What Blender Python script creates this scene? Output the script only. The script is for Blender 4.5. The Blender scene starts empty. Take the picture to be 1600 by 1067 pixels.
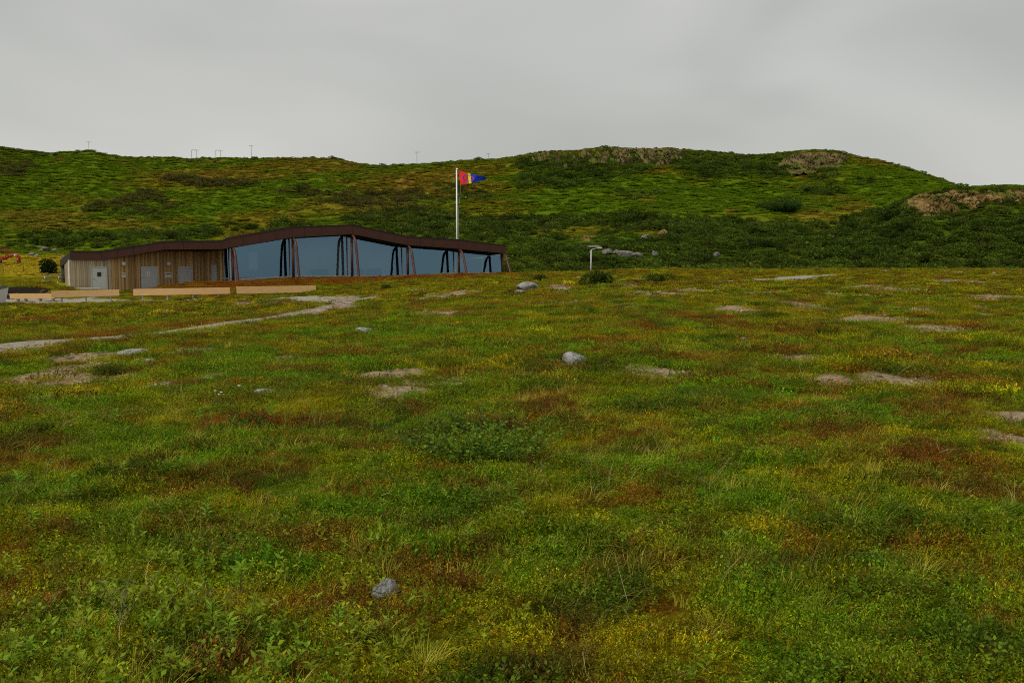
import bpy, bmesh, math, random
import numpy as np
from mathutils import Vector
rad = math.radians
random.seed(7)
RNG = np.random.default_rng(11)
scene = bpy.context.scene
COL = scene.collection

# ------------------------------------------------------------------ camera, sky, sun, exposure
F = 1560.0                     # focal length in pixels of the 1600 px wide photograph
EYE = 1.65
HOR = 400.0                    # row of the true horizon
PITCH = math.atan((533.5 - HOR) / F)
cam = bpy.data.cameras.new('camera'); camo = bpy.data.objects.new('camera', cam); COL.objects.link(camo)
cam.sensor_width = 36.0; cam.lens = 36.0 * F / 1600.0
cam.clip_start = 0.1; cam.clip_end = 9000
camo.location = (0, 0, EYE); camo.rotation_euler = (math.pi / 2 - PITCH, 0, 0)
scene.camera = camo

world = bpy.data.worlds.new('World'); scene.world = world; world.use_nodes = True
nt = world.node_tree; nt.nodes.clear()
wo = nt.nodes.new('ShaderNodeOutputWorld'); bg = nt.nodes.new('ShaderNodeBackground')
sky = nt.nodes.new('ShaderNodeTexSky'); sky.sky_type = 'NISHITA'; sky.sun_disc = False
SUN_EL, SUN_ROT = rad(48), rad(228)
sky.sun_elevation = SUN_EL; sky.sun_rotation = SUN_ROT; sky.air_density = 1.0; sky.dust_density = 3.0
tc = nt.nodes.new('ShaderNodeTexCoord')
mp = nt.nodes.new('ShaderNodeMapping'); mp.inputs['Scale'].default_value = (1.0, 1.0, 2.4)
no = nt.nodes.new('ShaderNodeTexNoise'); no.inputs['Scale'].default_value = 2.6; no.inputs['Detail'].default_value = 2.5; no.inputs['Roughness'].default_value = .5
no.inputs['Distortion'].default_value = .35
rp = nt.nodes.new('ShaderNodeValToRGB')
rp.color_ramp.elements[0].position = .30; rp.color_ramp.elements[0].color = (4.1, 4.15, 3.9, 1)
rp.color_ramp.elements[1].position = .72; rp.color_ramp.elements[1].color = (5.75, 5.75, 5.45, 1)
mx = nt.nodes.new('ShaderNodeMix'); mx.data_type = 'RGBA'; mx.inputs['Factor'].default_value = .93
nt.links.new(tc.outputs['Generated'], mp.inputs['Vector']); nt.links.new(mp.outputs[0], no.inputs['Vector'])
nt.links.new(no.outputs['Fac'], rp.inputs['Fac'])
nt.links.new(sky.outputs[0], mx.inputs[6]); nt.links.new(rp.outputs[0], mx.inputs[7])
nt.links.new(mx.outputs[2], bg.inputs['Color']); bg.inputs['Strength'].default_value = 0.083
nt.links.new(bg.outputs[0], wo.inputs['Surface'])

sl = bpy.data.lights.new('sun', 'SUN'); sl.energy = 1.5; sl.angle = rad(12); sl.color = (1.0, .95, .86)
so = bpy.data.objects.new('sun', sl); COL.objects.link(so)
# the sky texture's sun stands at azimuth SUN_ROT clockwise from +y
sd = Vector((math.sin(SUN_ROT) * math.cos(SUN_EL), math.cos(SUN_ROT) * math.cos(SUN_EL), math.sin(SUN_EL)))
so.rotation_euler = sd.to_track_quat('Z', 'Y').to_euler()
scene.view_settings.view_transform = 'Standard'; scene.view_settings.look = 'None'
scene.view_settings.gamma = 1.0; scene.view_settings.exposure = 0.42; scene.view_settings.use_curve_mapping = False
scene.render.engine = 'CYCLES'
scene.cycles.max_bounces = 5; scene.cycles.diffuse_bounces = 3; scene.cycles.glossy_bounces = 3
scene.cycles.transparent_max_bounces = 8; scene.cycles.transmission_bounces = 3
scene.cycles.caustics_reflective = False; scene.cycles.caustics_refractive = False
scene.cycles.use_denoising = False
scene.cycles.pixel_filter_type = 'BLACKMAN_HARRIS'; scene.cycles.filter_width = 1.05

# ------------------------------------------------------------------ noise
_p = {}
def _perm(seed):
    if seed not in _p:
        r = np.random.default_rng(seed); _p[seed] = (r.permutation(256), r.uniform(0, 2 * np.pi, 256))
    return _p[seed]
def perlin(x, y, seed=0):
    x = np.asarray(x, float); y = np.asarray(y, float)
    perm, ang = _perm(seed)
    xi = np.floor(x).astype(np.int64); yi = np.floor(y).astype(np.int64); xf = x - xi; yf = y - yi
    u = xf * xf * xf * (xf * (xf * 6 - 15) + 10); v = yf * yf * yf * (yf * (yf * 6 - 15) + 10)
    def g(a, b, dx, dy):
        t = ang[perm[(perm[a & 255] + b) & 255]]
        return np.cos(t) * dx + np.sin(t) * dy
    n00 = g(xi, yi, xf, yf); n10 = g(xi + 1, yi, xf - 1, yf); n01 = g(xi, yi + 1, xf, yf - 1); n11 = g(xi + 1, yi + 1, xf - 1, yf - 1)
    return ((n00 * (1 - u) + n10 * u) * (1 - v) + (n01 * (1 - u) + n11 * u) * v) * 1.5
def fbm(x, y, seed=0, oct=4, gain=.5):
    s = 0; a = 1; t = 0
    for i in range(oct):
        s = s + a * perlin(x * 2 ** i, y * 2 ** i, seed + i * 7); t += a; a *= gain
    return s / t * 1.3
def sstep(a, b, x):
    t = np.clip((x - a) / (b - a), 0, 1); return t * t * (3 - 2 * t)

# ------------------------------------------------------------------ terrain: heights from surveyed profiles
def tan_el(py):                     # tangent of elevation seen at row py on the axis
    return np.tan(np.arctan((533.5 - np.asarray(py, float)) / F) - PITCH)
def curve(pts):
    a = np.array(pts, float); return lambda px: np.interp(px, a[:, 0], a[:, 1])
RIDGE = curve([(-1500,260),(-700,228),(-300,212),(0,227),(40,235),(90,239),(150,238),(172,244),(220,248),(300,248),(390,249),(440,247),(500,247),(530,249),(560,256),(600,259),(640,258),(700,253),(760,249),(800,246),(825,241),(860,237),(900,236),(925,232),(960,231),(1000,233),(1040,232),(1080,236),(1130,240),(1160,243),(1200,241),(1240,238),(1280,236),(1310,237),(1330,242),(1370,253),(1410,264),(1450,277),(1490,292),(1520,302),(1560,315),(1700,345),(2200,370),(3100,380)])
TERR = curve([(-1500,398),(0,398),(150,398),(400,394),(600,384),(790,374),(870,370),(940,364),(1040,356),(1120,352),(1200,353),(1300,347),(1350,338),(1385,326),(1410,310),(1440,300),(1490,297),(1600,294),(1800,290),(2300,300),(3100,340)])
BASE = curve([(-1500,415),(0,411),(110,410),(300,408),(600,408),(790,418),(850,430),(3100,432)])
MOOR = {
 -1500: [(0,0),(20,-.6),(40,-1.3),(75,-1.9),(90,-1.9),(110,-1.4)],
 -300: [(0,0),(20,-.55),(40,-1.3),(70,-1.9),(81,-1.9),(83,-1.0),(95,-.95),(110,-.6)],
 0: [(0,0),(4,0),(20,-.45),(40,-1.12),(70,-1.85),(81,-1.85),(83,-.92),(95,-.95),(110,-.6)],
 104: [(0,0),(4,0),(20,-.4),(40,-1.05),(70,-1.84),(81,-1.84),(83,-.98),(95,-1.0),(110,-.7)],
 130: [(0,0),(4,0),(20,-.38),(40,-1.05),(70,-1.82),(80,-1.78),(86,-1.6),(92,-1.45),(98,-1.3),(112,-1.0)],
 220: [(0,0),(4,0),(20,-.32),(40,-.9),(70,-1.7),(77,-1.68),(81,-1.45),(90,-1.36),(100,-1.36),(112,-1.2)],
 300: [(0,0),(4,0),(20,-.28),(40,-.8),(70,-1.58),(78,-1.55),(80,-1.3),(89,-.86),(96,-1.2),(112,-1.1)],
 345: [(0,0),(4,0),(20,-.25),(40,-.75),(70,-1.52),(78,-1.5),(80.5,-1.2),(90,-.84),(94,-.84),(98,-.95),(112,-.8)],
 450: [(0,0),(4,0),(20,-.2),(40,-.62),(70,-1.38),(79,-1.36),(82,-1.05),(95,-.50),(99,-.52),(112,-.6)],
 600: [(0,0),(4,0),(20,-.12),(40,-.3),(70,-.85),(85,-.6),(98,-.46),(112,-.6)],
 800: [(0,0),(4,0),(20,0),(40,-.1),(75,-.35),(98,-.18),(108,-.3),(130,-1.6)],
 900: [(0,0),(4,0),(20,.0),(40,0),(75,0),(95,.05),(110,-.2),(130,-2)],
 1000: [(0,0),(4,0),(20,.0),(40,.02),(90,.12),(112,.15),(130,-1.5)],
 3100: [(0,0),(4,0),(20,.0),(40,.05),(90,.15),(115,.2),(130,-1.2)]}
mk = sorted(MOOR)
_rows = [0,2,4,8,12,16,20,30,40,50,60,66,70,73,76,78,81,83,86,89,92,95,98,101,105,110,115,120,125]
PXS = np.arange(-1500, 3101, 10.0)
DS = np.concatenate([np.linspace(0, 130, 261)[:-1], np.linspace(130, 600, 236), np.linspace(620, 3000, 60)])
def _build_table():
    T = np.zeros((len(PXS), len(DS)))
    pr = {k: np.interp(_rows, *zip(*MOOR[k])) for k in mk}
    for i, px in enumerate(PXS):
        j = min(max(np.searchsorted(mk, px) - 1, 0), len(mk) - 2)
        t = (px - mk[j]) / (mk[j + 1] - mk[j]); prof = pr[mk[j]] * (1 - t) + pr[mk[j + 1]] * t
        T0, R0, B0 = TERR(px), RIDGE(px), BASE(px)
        right = float(sstep(800, 1000, px))
        rr = min(R0, T0 + 40) if px > 1490 else R0
        far = [(150, B0), (178, B0 * .45 + T0 * .55), (205, T0), (235, T0 + 3 * right), (320, T0 * .5 + rr * .5 + 6), (380, T0 * .2 + rr * .8 + 4), (430, rr), (480, rr + 9), (700, rr + 20), (1000, rr + 32), (3000, 396)]
        ds = list(_rows) + [f[0] for f in far]
        zs = list(prof) + [EYE + f[0] * float(tan_el(f[1])) for f in far]
        T[i] = np.interp(DS, ds, zs)
    # light smoothing, stronger far away
    k = np.array([1, 2, 1.0]) / 4
    def smooth(A, ax, n):
        for _ in range(n):
            P = np.concatenate([A.take([0], ax), A, A.take([-1], ax)], ax)
            n0 = A.shape[ax]
            A = P.take(range(0, n0), ax) * k[0] + P.take(range(1, n0 + 1), ax) * k[1] + P.take(range(2, n0 + 2), ax) * k[2]
        return A
    A = smooth(T, 1, 3)
    far = smooth(T, 1, 14)
    w = sstep(135, 160, DS) * (1 - sstep(405, 420, DS) * (1 - sstep(440, 450, DS)))
    return A * (1 - w) + far * w
TAB = _build_table()
def base_h(x, y):
    x = np.asarray(x, float); y = np.asarray(y, float)
    th = np.arctan2(x, y); r = np.hypot(x, y)
    tcp = np.clip(th, -rad(52), rad(52))
    px = np.clip(800 + F / math.cos(PITCH) * np.tan(tcp), -1499, 3099)
    D = np.clip(r * np.cos(tcp), 0, 2999)
    fi = (px + 1500) / 10; i0 = np.clip(fi.astype(int), 0, len(PXS) - 2); ti = fi - i0
    fj = np.interp(D, DS, np.arange(len(DS))); j0 = np.clip(fj.astype(int), 0, len(DS) - 2); tj = fj - j0
    h = (TAB[i0, j0] * (1 - tj) + TAB[i0, j0 + 1] * tj) * (1 - ti) + (TAB[i0 + 1, j0] * (1 - tj) + TAB[i0 + 1, j0 + 1] * tj) * ti
    # behind the viewpoint the land falls away to the fjord
    back = sstep(rad(75), rad(110), np.abs(th))
    low = -sstep(20, 400, r) * 30
    return h * (1 - back) + np.minimum(h, low) * back
def building_mask(x, y):            # 1 on the levelled ground round the building
    u = x + 26; v = y - 99
    t = u * math.cos(A0) + v * math.sin(A0); b = -u * math.sin(A0) + v * math.cos(A0)
    return sstep(26, 20, np.abs(t)) * sstep(11, 7, np.abs(b - 3))
A0 = rad(28)
CORRIDOR = []
def height(x, y):
    x = np.asarray(x, float); y = np.asarray(y, float)
    r = np.hypot(x, y); h = base_h(x, y)
    m = sstep(140, 110, r)
    q = (1 - .9 * building_mask(x, y))
    if CORRIDOR:
        cd = seg_dist(x, y, *CORRIDOR); q = q * (.12 + .88 * sstep(1.5, 8, cd)); h = h + .13 * sstep(3.5, 1.0, cd)   # the path runs on a low bank
    h = h + (fbm(x / 11, y / 11, 3, 2) * .13 * sstep(4, 30, r)
             + fbm(x / 2.2, y / 2.2, 5, 2) * (.10 + .05 * sstep(20, 60, r)) * sstep(1, 6, r)
             + fbm(x / .75, y / .75, 9, 3) * .055) * m * q - .10 * m * building_mask(x, y)
    f = sstep(150, 190, r)
    dcrest = sstep(6, 26, np.abs(r - 430))
    amp = .35 + .65 * dcrest
    h = h + f * amp * (fbm(x / 60, y / 60, 21, 3) * 2.6 * sstep(220, 300, r) * sstep(6, 60, np.abs(r - 430)) + fbm(x / 17, y / 17, 25, 2) * .9 + fbm(x / 5, y / 5, 29, 2) * .10)
    return h
def ray(px, py):
    dx = (px - 800) / F; dz = (533.5 - py) / F
    return np.array([dx, math.cos(PITCH) + dz * math.sin(PITCH), -math.sin(PITCH) + dz * math.cos(PITCH)])
def at(px, py, Y):                   # world point at depth Y seen at that pixel of the photograph
    d = ray(px, py); s = Y / d[1]; return Vector((d[0] * s, Y, EYE + d[2] * s))
def project(x, y, z):
    z = z - EYE
    c, s = math.cos(PITCH), math.sin(PITCH)
    f = y * c - z * s; u = y * s + z * c
    return 800 + F * x / f, 533.5 - F * u / f
_Y = np.concatenate([np.geomspace(2.5, 130, 900), np.linspace(130.5, 470, 700)])
def ground(px, py, ymin=0):          # where the sight line meets the terrain
    d = ray(px, py); Y = _Y[_Y > ymin]; x = d[0] / d[1] * Y; z = EYE + d[2] / d[1] * Y
    hit = np.where(height(x, Y) >= z)[0]
    i = hit[0] if len(hit) else len(Y) - 1
    return Vector((x[i], Y[i], float(height(x[i], Y[i]))))

# ------------------------------------------------------------------ materials
def mat(name, color, rough=.7, metal=0, noise=None, spec=.3, bump=0, bscale=20, col2=None, stretch=None):
    m = bpy.data.materials.new(name); m.use_nodes = True; t = m.node_tree; b = t.nodes['Principled BSDF']
    b.inputs['Roughness'].default_value = rough; b.inputs['Metallic'].default_value = metal
    b.inputs['Specular IOR Level'].default_value = spec
    b.inputs['Base Color'].default_value = (*color, 1)
    tcn = t.nodes.new('ShaderNodeTexCoord'); mpn = t.nodes.new('ShaderNodeMapping')
    t.links.new(tcn.outputs['Object'], mpn.inputs['Vector'])
    if stretch: mpn.inputs['Scale'].default_value = stretch
    if noise or col2:
        n = t.nodes.new('ShaderNodeTexNoise'); n.inputs['Scale'].default_value = noise or 3; n.inputs['Detail'].default_value = 6; n.inputs['Roughness'].default_value = .65
        t.links.new(mpn.outputs[0], n.inputs['Vector'])
        r = t.nodes.new('ShaderNodeValToRGB'); r.color_ramp.elements[0].position = .32; r.color_ramp.elements[1].position = .68
        c2 = col2 or tuple(c * .6 for c in color)
        r.color_ramp.elements[0].color = (*c2, 1); r.color_ramp.elements[1].color = (*color, 1)
        t.links.new(n.outputs['Fac'], r.inputs['Fac']); t.links.new(r.outputs[0], b.inputs['Base Color'])
    if bump:
        n2 = t.nodes.new('ShaderNodeTexNoise'); n2.inputs['Scale'].default_value = bscale; n2.inputs['Detail'].default_value = 6
        t.links.new(mpn.outputs[0], n2.inputs['Vector'])
        bp = t.nodes.new('ShaderNodeBump'); bp.inputs['Strength'].default_value = bump; bp.inputs['Distance'].default_value = .05
        t.links.new(n2.outputs['Fac'], bp.inputs['Height']); t.links.new(bp.outputs[0], b.inputs['Normal'])
    return m
M = {}
M['rust'] = mat('weathered_brown_steel', (.085, .030, .016), .62, 0, 1.3, .35, .15, 30, (.060, .022, .013))
M['rust_dark'] = mat('dark_soffit', (.030, .017, .012), .7, 0, 2)
M['rust_leg'] = mat('brown_steel_tube', (.105, .036, .020), .5, .1, 5, .4, .1, 30, (.07, .026, .016))
M['roof'] = mat('dark_roofing', (.03, .028, .024), .85)
M['door'] = mat('grey_door_paint', (.44, .45, .44), .5, 0, 3, .3, col2=(.39, .40, .39))
M['white'] = mat('white_paint', (.72, .72, .70), .5)
M['lamp'] = mat('opal_globe', (.62, .60, .56), .35)
M['dark'] = mat('dark_glass', (.012, .014, .015), .15, 0, spec=.5)
M['concrete'] = mat('pale_concrete_sill', (.52, .50, .43), .8, 0, 4, col2=(.36, .33, .27))
M['pale_wood'] = mat('fresh_pine', (.74, .48, .22), .65, 0, 2.2, .2, .08, 30, (.60, .36, .15), (1, .15, 6))
M['grey_metal'] = mat('galvanised_metal', (.45, .46, .46), .4, .6)
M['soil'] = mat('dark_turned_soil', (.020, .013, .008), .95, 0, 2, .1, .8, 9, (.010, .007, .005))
M['grey_wood'] = mat('grey_weathered_wood', (.10, .095, .085), .8, 0, 5)
M['red_paint'] = mat('red_machine_paint', (.42, .035, .014), .5, 0, 2, col2=(.25, .03, .015))
M['red_dark'] = mat('dull_red_paint', (.15, .02, .012), .6)
M['rust_post'] = mat('rusty_post', (.16, .06, .02), .7)
M['rock'] = mat('grey_lichened_rock', (.42, .41, .38), .85, 0, 3.4, .2, 1.0, 6, (.10, .10, .09))
for l_ in list(M['rock'].node_tree.links):
    if l_.from_node.type == 'TEX_COORD': M['rock'].node_tree.links.new(l_.from_node.outputs['Generated'], l_.to_socket)
M['hill_rock'] = mat('weathered_hill_rock', (.24, .22, .19), .9, 0, 2.5, .1, .8, 3, (.09, .08, .065))
M['floor'] = mat('interior_floor', (.30, .28, .25), .5)
M['inner'] = mat('interior_wall', (.20, .22, .24), .8, 0, .6, col2=(.10, .13, .17))
M['inner_pale'] = mat('pale_interior_wall', (.80, .76, .68), .8)
M['interior_black'] = mat('interior_furniture', (.03, .033, .04), .5)
M['pole_white'] = mat('white_flagpole_paint', (.85, .85, .84), .35)
M['stem'] = mat('brown_twig', (.07, .045, .025), .8)
M['stem_red'] = mat('reddish_stem', (.16, .06, .03), .7)
M['petal_white'] = mat('white_petals', (.75, .75, .68), .7)
M['petal_orange'] = mat('orange_leaf', (.5, .17, .02), .7)
M['ink'] = mat('dark_print', (.05, .045, .10), .6)
M['ink_red'] = mat('dull_red_print', (.25, .10, .07), .6)
M['rope'] = mat('flag_rope', (.45, .42, .35), .8)

def wood_mat(name, lo, hi):
    m = bpy.data.materials.new(name); m.use_nodes = True; t = m.node_tree; b = t.nodes['Principled BSDF']
    b.inputs['Roughness'].default_value = .75; b.inputs['Specular IOR Level'].default_value = .2
    oi = t.nodes.new('ShaderNodeObjectInfo'); g = t.nodes.new('ShaderNodeTexCoord'); mpn = t.nodes.new('ShaderNodeMapping'); mpn.inputs['Scale'].default_value = (9, 9, .7)
    n = t.nodes.new('ShaderNodeTexNoise'); n.inputs['Scale'].default_value = 2.0; n.inputs['Detail'].default_value = 5
    t.links.new(g.outputs['Object'], mpn.inputs[0]); t.links.new(mpn.outputs[0], n.inputs['Vector'])
    a = t.nodes.new('ShaderNodeMath'); a.operation = 'MULTIPLY_ADD'; a.inputs[1].default_value = .55
    s = t.nodes.new('ShaderNodeMath'); s.operation = 'MULTIPLY'; s.inputs[1].default_value = .45
    t.links.new(n.outputs['Fac'], s.inputs[0]); t.links.new(oi.outputs['Random'], a.inputs[0]); t.links.new(s.outputs[0], a.inputs[2])
    r = t.nodes.new('ShaderNodeValToRGB'); r.color_ramp.elements[0].color = (*lo, 1); r.color_ramp.elements[1].color = (*hi, 1)
    r.color_ramp.elements[0].position = .1; r.color_ramp.elements[1].position = .9
    t.links.new(a.outputs[0], r.inputs[0]); t.links.new(r.outputs[0], b.inputs['Base Color'])
    return m
M['board'] = wood_mat('weathered_board', (.20, .112, .042), (.64, .44, .20))
M['board_grey'] = wood_mat('greyed_board', (.22, .175, .11), (.56, .45, .30))

def glass_mat():
    m = bpy.data.materials.new('blue_coated_glass'); m.use_nodes = True; t = m.node_tree; t.nodes.clear()
    o = t.nodes.new('ShaderNodeOutputMaterial'); mixn = t.nodes.new('ShaderNodeMixShader')
    tr = t.nodes.new('ShaderNodeBsdfTransparent'); tr.inputs[0].default_value = (.66, .74, .80, 1)
    gl = t.nodes.new('ShaderNodeBsdfGlossy'); gl.inputs['Color'].default_value = (.42, .74, 1.0, 1); gl.inputs['Roughness'].default_value = .02
    fr = t.nodes.new('ShaderNodeFresnel'); fr.inputs[0].default_value = 2.1
    ma = t.nodes.new('ShaderNodeMath'); ma.operation = 'ADD'; ma.inputs[1].default_value = .12
    t.links.new(fr.outputs[0], ma.inputs[0]); t.links.new(ma.outputs[0], mixn.inputs[0])
    t.links.new(tr.outputs[0], mixn.inputs[1]); t.links.new(gl.outputs[0], mixn.inputs[2]); t.links.new(mixn.outputs[0], o.inputs[0])
    return m
M['glass'] = glass_mat()

def attr_mat(name, attr='col', kind='GEOMETRY', leaf=False, tone=None, trans=.45, nz=None, bump=0, bs=8, gloss=.006):
    """base colour read from a colour attribute; optional per-leaf tone from the source mesh, fine noise and bump"""
    m = bpy.data.materials.new(name); m.use_nodes = True; t = m.node_tree; t.nodes.clear()
    o = t.nodes.new('ShaderNodeOutputMaterial'); at_ = t.nodes.new('ShaderNodeAttribute'); at_.attribute_type = kind; at_.attribute_name = attr
    c = at_.outputs['Color']
    if tone:
        a2 = t.nodes.new('ShaderNodeAttribute'); a2.attribute_type = 'GEOMETRY'; a2.attribute_name = tone
        mm = t.nodes.new('ShaderNodeMix'); mm.data_type = 'RGBA'; mm.blend_type = 'MULTIPLY'; mm.inputs[0].default_value = 1
        t.links.new(c, mm.inputs[6]); t.links.new(a2.outputs['Color'], mm.inputs[7]); c = mm.outputs[2]
    geo = t.nodes.new('ShaderNodeNewGeometry')
    if nz:
        prev = c
        for sc_, lo, hi in nz:
            n = t.nodes.new('ShaderNodeTexNoise'); n.inputs['Scale'].default_value = sc_; n.inputs['Detail'].default_value = 5; n.inputs['Roughness'].default_value = .7
            t.links.new(geo.outputs['Position'], n.inputs['Vector'])
            mr = t.nodes.new('ShaderNodeMapRange'); mr.inputs['From Min'].default_value = .3; mr.inputs['From Max'].default_value = .7; mr.inputs['To Min'].default_value = lo; mr.inputs['To Max'].default_value = hi
            t.links.new(n.outputs['Fac'], mr.inputs[0])
            vm = t.nodes.new('ShaderNodeVectorMath'); vm.operation = 'SCALE'
            t.links.new(prev, vm.inputs[0]); t.links.new(mr.outputs[0], vm.inputs['Scale']); prev = vm.outputs[0]
        c = prev
    d = t.nodes.new('ShaderNodeBsdfDiffuse'); t.links.new(c, d.inputs[0]); sh = d.outputs[0]
    if bump:
        n2 = t.nodes.new('ShaderNodeTexNoise'); n2.inputs['Scale'].default_value = bs; n2.inputs['Detail'].default_value = 8; n2.inputs['Roughness'].default_value = .65
        t.links.new(geo.outputs['Position'], n2.inputs['Vector'])
        bp = t.nodes.new('ShaderNodeBump'); bp.inputs['Strength'].default_value = 1; bp.inputs['Distance'].default_value = bump
        t.links.new(n2.outputs['Fac'], bp.inputs['Height']); t.links.new(bp.outputs[0], d.inputs['Normal'])
    if leaf:
        tl = t.nodes.new('ShaderNodeBsdfTranslucent'); t.links.new(c, tl.inputs[0])
        m1 = t.nodes.new('ShaderNodeMixShader'); m1.inputs[0].default_value = trans
        t.links.new(sh, m1.inputs[1]); t.links.new(tl.outputs[0], m1.inputs[2]); sh = m1.outputs[0]
        g = t.nodes.new('ShaderNodeBsdfGlossy'); g.inputs['Roughness'].default_value = .45; g.inputs['Color'].default_value = (.9, .95, .8, 1)
        m2 = t.nodes.new('ShaderNodeMixShader'); m2.inputs[0].default_value = gloss
        t.links.new(sh, m2.inputs[1]); t.links.new(g.outputs[0], m2.inputs[2]); sh = m2.outputs[0]
    t.links.new(sh, o.inputs[0]); return m
M['ground'] = attr_mat('moor_soil', nz=[(9, .7, 1.3), (60, .6, 1.4)], bump=.02, bs=40)
M['hill'] = attr_mat('hillside_turf', nz=[(.35, .88, 1.15), (1.6, .78, 1.22), (5, .8, 1.2)], bump=.15, bs=1.2)
M['leaf'] = attr_mat('small_leaves', kind='INSTANCER', leaf=True, tone='tone')
M['leaf_own'] = attr_mat('shrub_leaves', leaf=True)
M['cliff'] = attr_mat('cliff_rock', nz=[(.5, .6, 1.4), (2.2, .35, 1.6)], bump=.5, bs=1.6)
M['stone_inst'] = attr_mat('gravel_stone', kind='INSTANCER', tone='tone', nz=[(60, .7, 1.2)])

# ------------------------------------------------------------------ object helpers
def tag(o, label=None, cat=None, group=None, kind=None):
    if label: o['label'] = label
    if cat: o['category'] = cat
    if group: o['group'] = group
    if kind: o['kind'] = kind
    return o
def empty(name, loc=(0, 0, 0), rz=0.0):
    o = bpy.data.objects.new(name, None); COL.objects.link(o); o.location = loc; o.rotation_euler = (0, 0, rz); o.empty_display_size = .3; return o
def link(name, me, m=None, parent=None):
    o = bpy.data.objects.new(name, me); COL.objects.link(o)
    if m is not None: me.materials.clear(); me.materials.append(m)
    if parent is not None:
        o.parent = parent
        if parent.type == 'EMPTY' or True:
            pass
    return o
class MB:
    def __init__(s): s.v = []; s.f = []
    def poly(s, pts):
        b = len(s.v); s.v += [tuple(p) for p in pts]; s.f.append(tuple(range(b, b + len(pts))))
    def hexa(s, p):          # 8 points: bottom ring 0-3, top ring 4-7
        b = len(s.v); s.v += [tuple(q) for q in p]
        for f in ((3,2,1,0),(4,5,6,7),(0,1,5,4),(1,2,6,5),(2,3,7,6),(3,0,4,7)): s.f.append(tuple(b + i for i in f))
    def box(s, c, d, rz=0.0):
        ca, sa = math.cos(rz), math.sin(rz); P = []
        for z in (-.5, .5):
            for x, y in ((-.5,-.5),(.5,-.5),(.5,.5),(-.5,.5)):
                X, Y = x * d[0], y * d[1]; P.append((c[0] + X * ca - Y * sa, c[1] + X * sa + Y * ca, c[2] + z * d[2]))
        s.hexa(P)
    def tube(s, pts, r, n=8, cap=True):
        pts = [Vector(p) for p in pts]; rs = r if isinstance(r, (list, tuple)) else [r] * len(pts); b = len(s.v); up = None
        for i, p in enumerate(pts):
            t = (pts[min(i + 1, len(pts) - 1)] - pts[max(i - 1, 0)]).normalized()
            if up is None: up = t.orthogonal().normalized()
            up = (up - t * up.dot(t)).normalized(); sd_ = t.cross(up)
            for k in range(n):
                a = 2 * math.pi * k / n; s.v.append(tuple(p + (up * math.cos(a) + sd_ * math.sin(a)) * rs[i]))
        for i in range(len(pts) - 1):
            for k in range(n):
                k2 = (k + 1) % n; s.f.append((b + i * n + k, b + i * n + k2, b + (i + 1) * n + k2, b + (i + 1) * n + k))
        if cap:
            s.f.append(tuple(b + k for k in reversed(range(n)))); s.f.append(tuple(b + (len(pts) - 1) * n + k for k in range(n)))
    def ball(s, c, r, nu=12, nv=8, sc=(1, 1, 1)):
        b = len(s.v)
        for j in range(nv + 1):
            ph = math.pi * j / nv
            for i in range(nu):
                a = 2 * math.pi * i / nu
                s.v.append((c[0] + r * sc[0] * math.sin(ph) * math.cos(a), c[1] + r * sc[1] * math.sin(ph) * math.sin(a), c[2] + r * sc[2] * math.cos(ph)))
        for j in range(nv):
            for i in range(nu):
                i2 = (i + 1) % nu; s.f.append((b + j * nu + i, b + (j + 1) * nu + i, b + (j + 1) * nu + i2, b + j * nu + i2))
    def build(s, name, m, parent=None, origin=None, smooth=False, cols=None):
        """vertices are in world space; the object origin is set to `origin` (default: the bounding-box base centre)"""
        V = np.array(s.v, float)
        if origin is None: origin = ((V[:, 0].min() + V[:, 0].max()) / 2, (V[:, 1].min() + V[:, 1].max()) / 2, V[:, 2].min())
        me = bpy.data.meshes.new(name); me.from_pydata((V - np.array(origin)).tolist(), [], s.f)
        if smooth: me.polygons.foreach_set('use_smooth', [True] * len(me.polygons))
        if cols is not None:
            a = me.color_attributes.new('col', 'FLOAT_COLOR', 'POINT'); a.data.foreach_set('color', np.c_[np.array(cols), np.ones(len(cols))].astype(np.float32).ravel())
        me.update()
        o = link(name, me, m, parent)
        W = Vector(origin)
        if parent is not None:
            pw = world_of(parent); W = pw.inverted() @ W
            o.rotation_euler = pw.to_3x3().inverted().to_euler()
        o.location = W
        return o
from mathutils import Matrix
def world_of(o):
    m = Matrix.LocRotScale(o.location, o.rotation_euler, o.scale)
    return world_of(o.parent) @ m if o.parent else m
def grid_mesh(name, X, Y, Z, cols, m, close_u=False, kind='structure'):
    nr, nc = X.shape; me = bpy.data.meshes.new(name)
    V = np.stack([X, Y, Z], -1).reshape(-1, 3).astype(np.float32)
    idx = np.arange(nr * nc).reshape(nr, nc)
    if close_u: idx = np.concatenate([idx, idx[:, :1]], 1)
    q = np.stack([idx[:-1, :-1], idx[:-1, 1:], idx[1:, 1:], idx[1:, :-1]], -1).reshape(-1, 4)
    me.vertices.add(len(V)); me.vertices.foreach_set('co', V.ravel())
    me.loops.add(q.size); me.loops.foreach_set('vertex_index', q.ravel().astype(np.int32))
    me.polygons.add(len(q)); me.polygons.foreach_set('loop_start', np.arange(0, q.size, 4, dtype=np.int32)); me.polygons.foreach_set('loop_total', np.full(len(q), 4, np.int32))
    me.polygons.foreach_set('use_smooth', np.ones(len(q), bool))
    if cols is not None:
        a = me.color_attributes.new('col', 'FLOAT_COLOR', 'POINT'); C4 = np.ones((len(V), 4), np.float32); C4[:, :3] = cols.reshape(-1, 3); a.data.foreach_set('color', C4.ravel())
    me.update(calc_edges=True); me.validate()
    o = link(name, me, m)
    if kind: o['kind'] = kind
    return o

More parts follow.
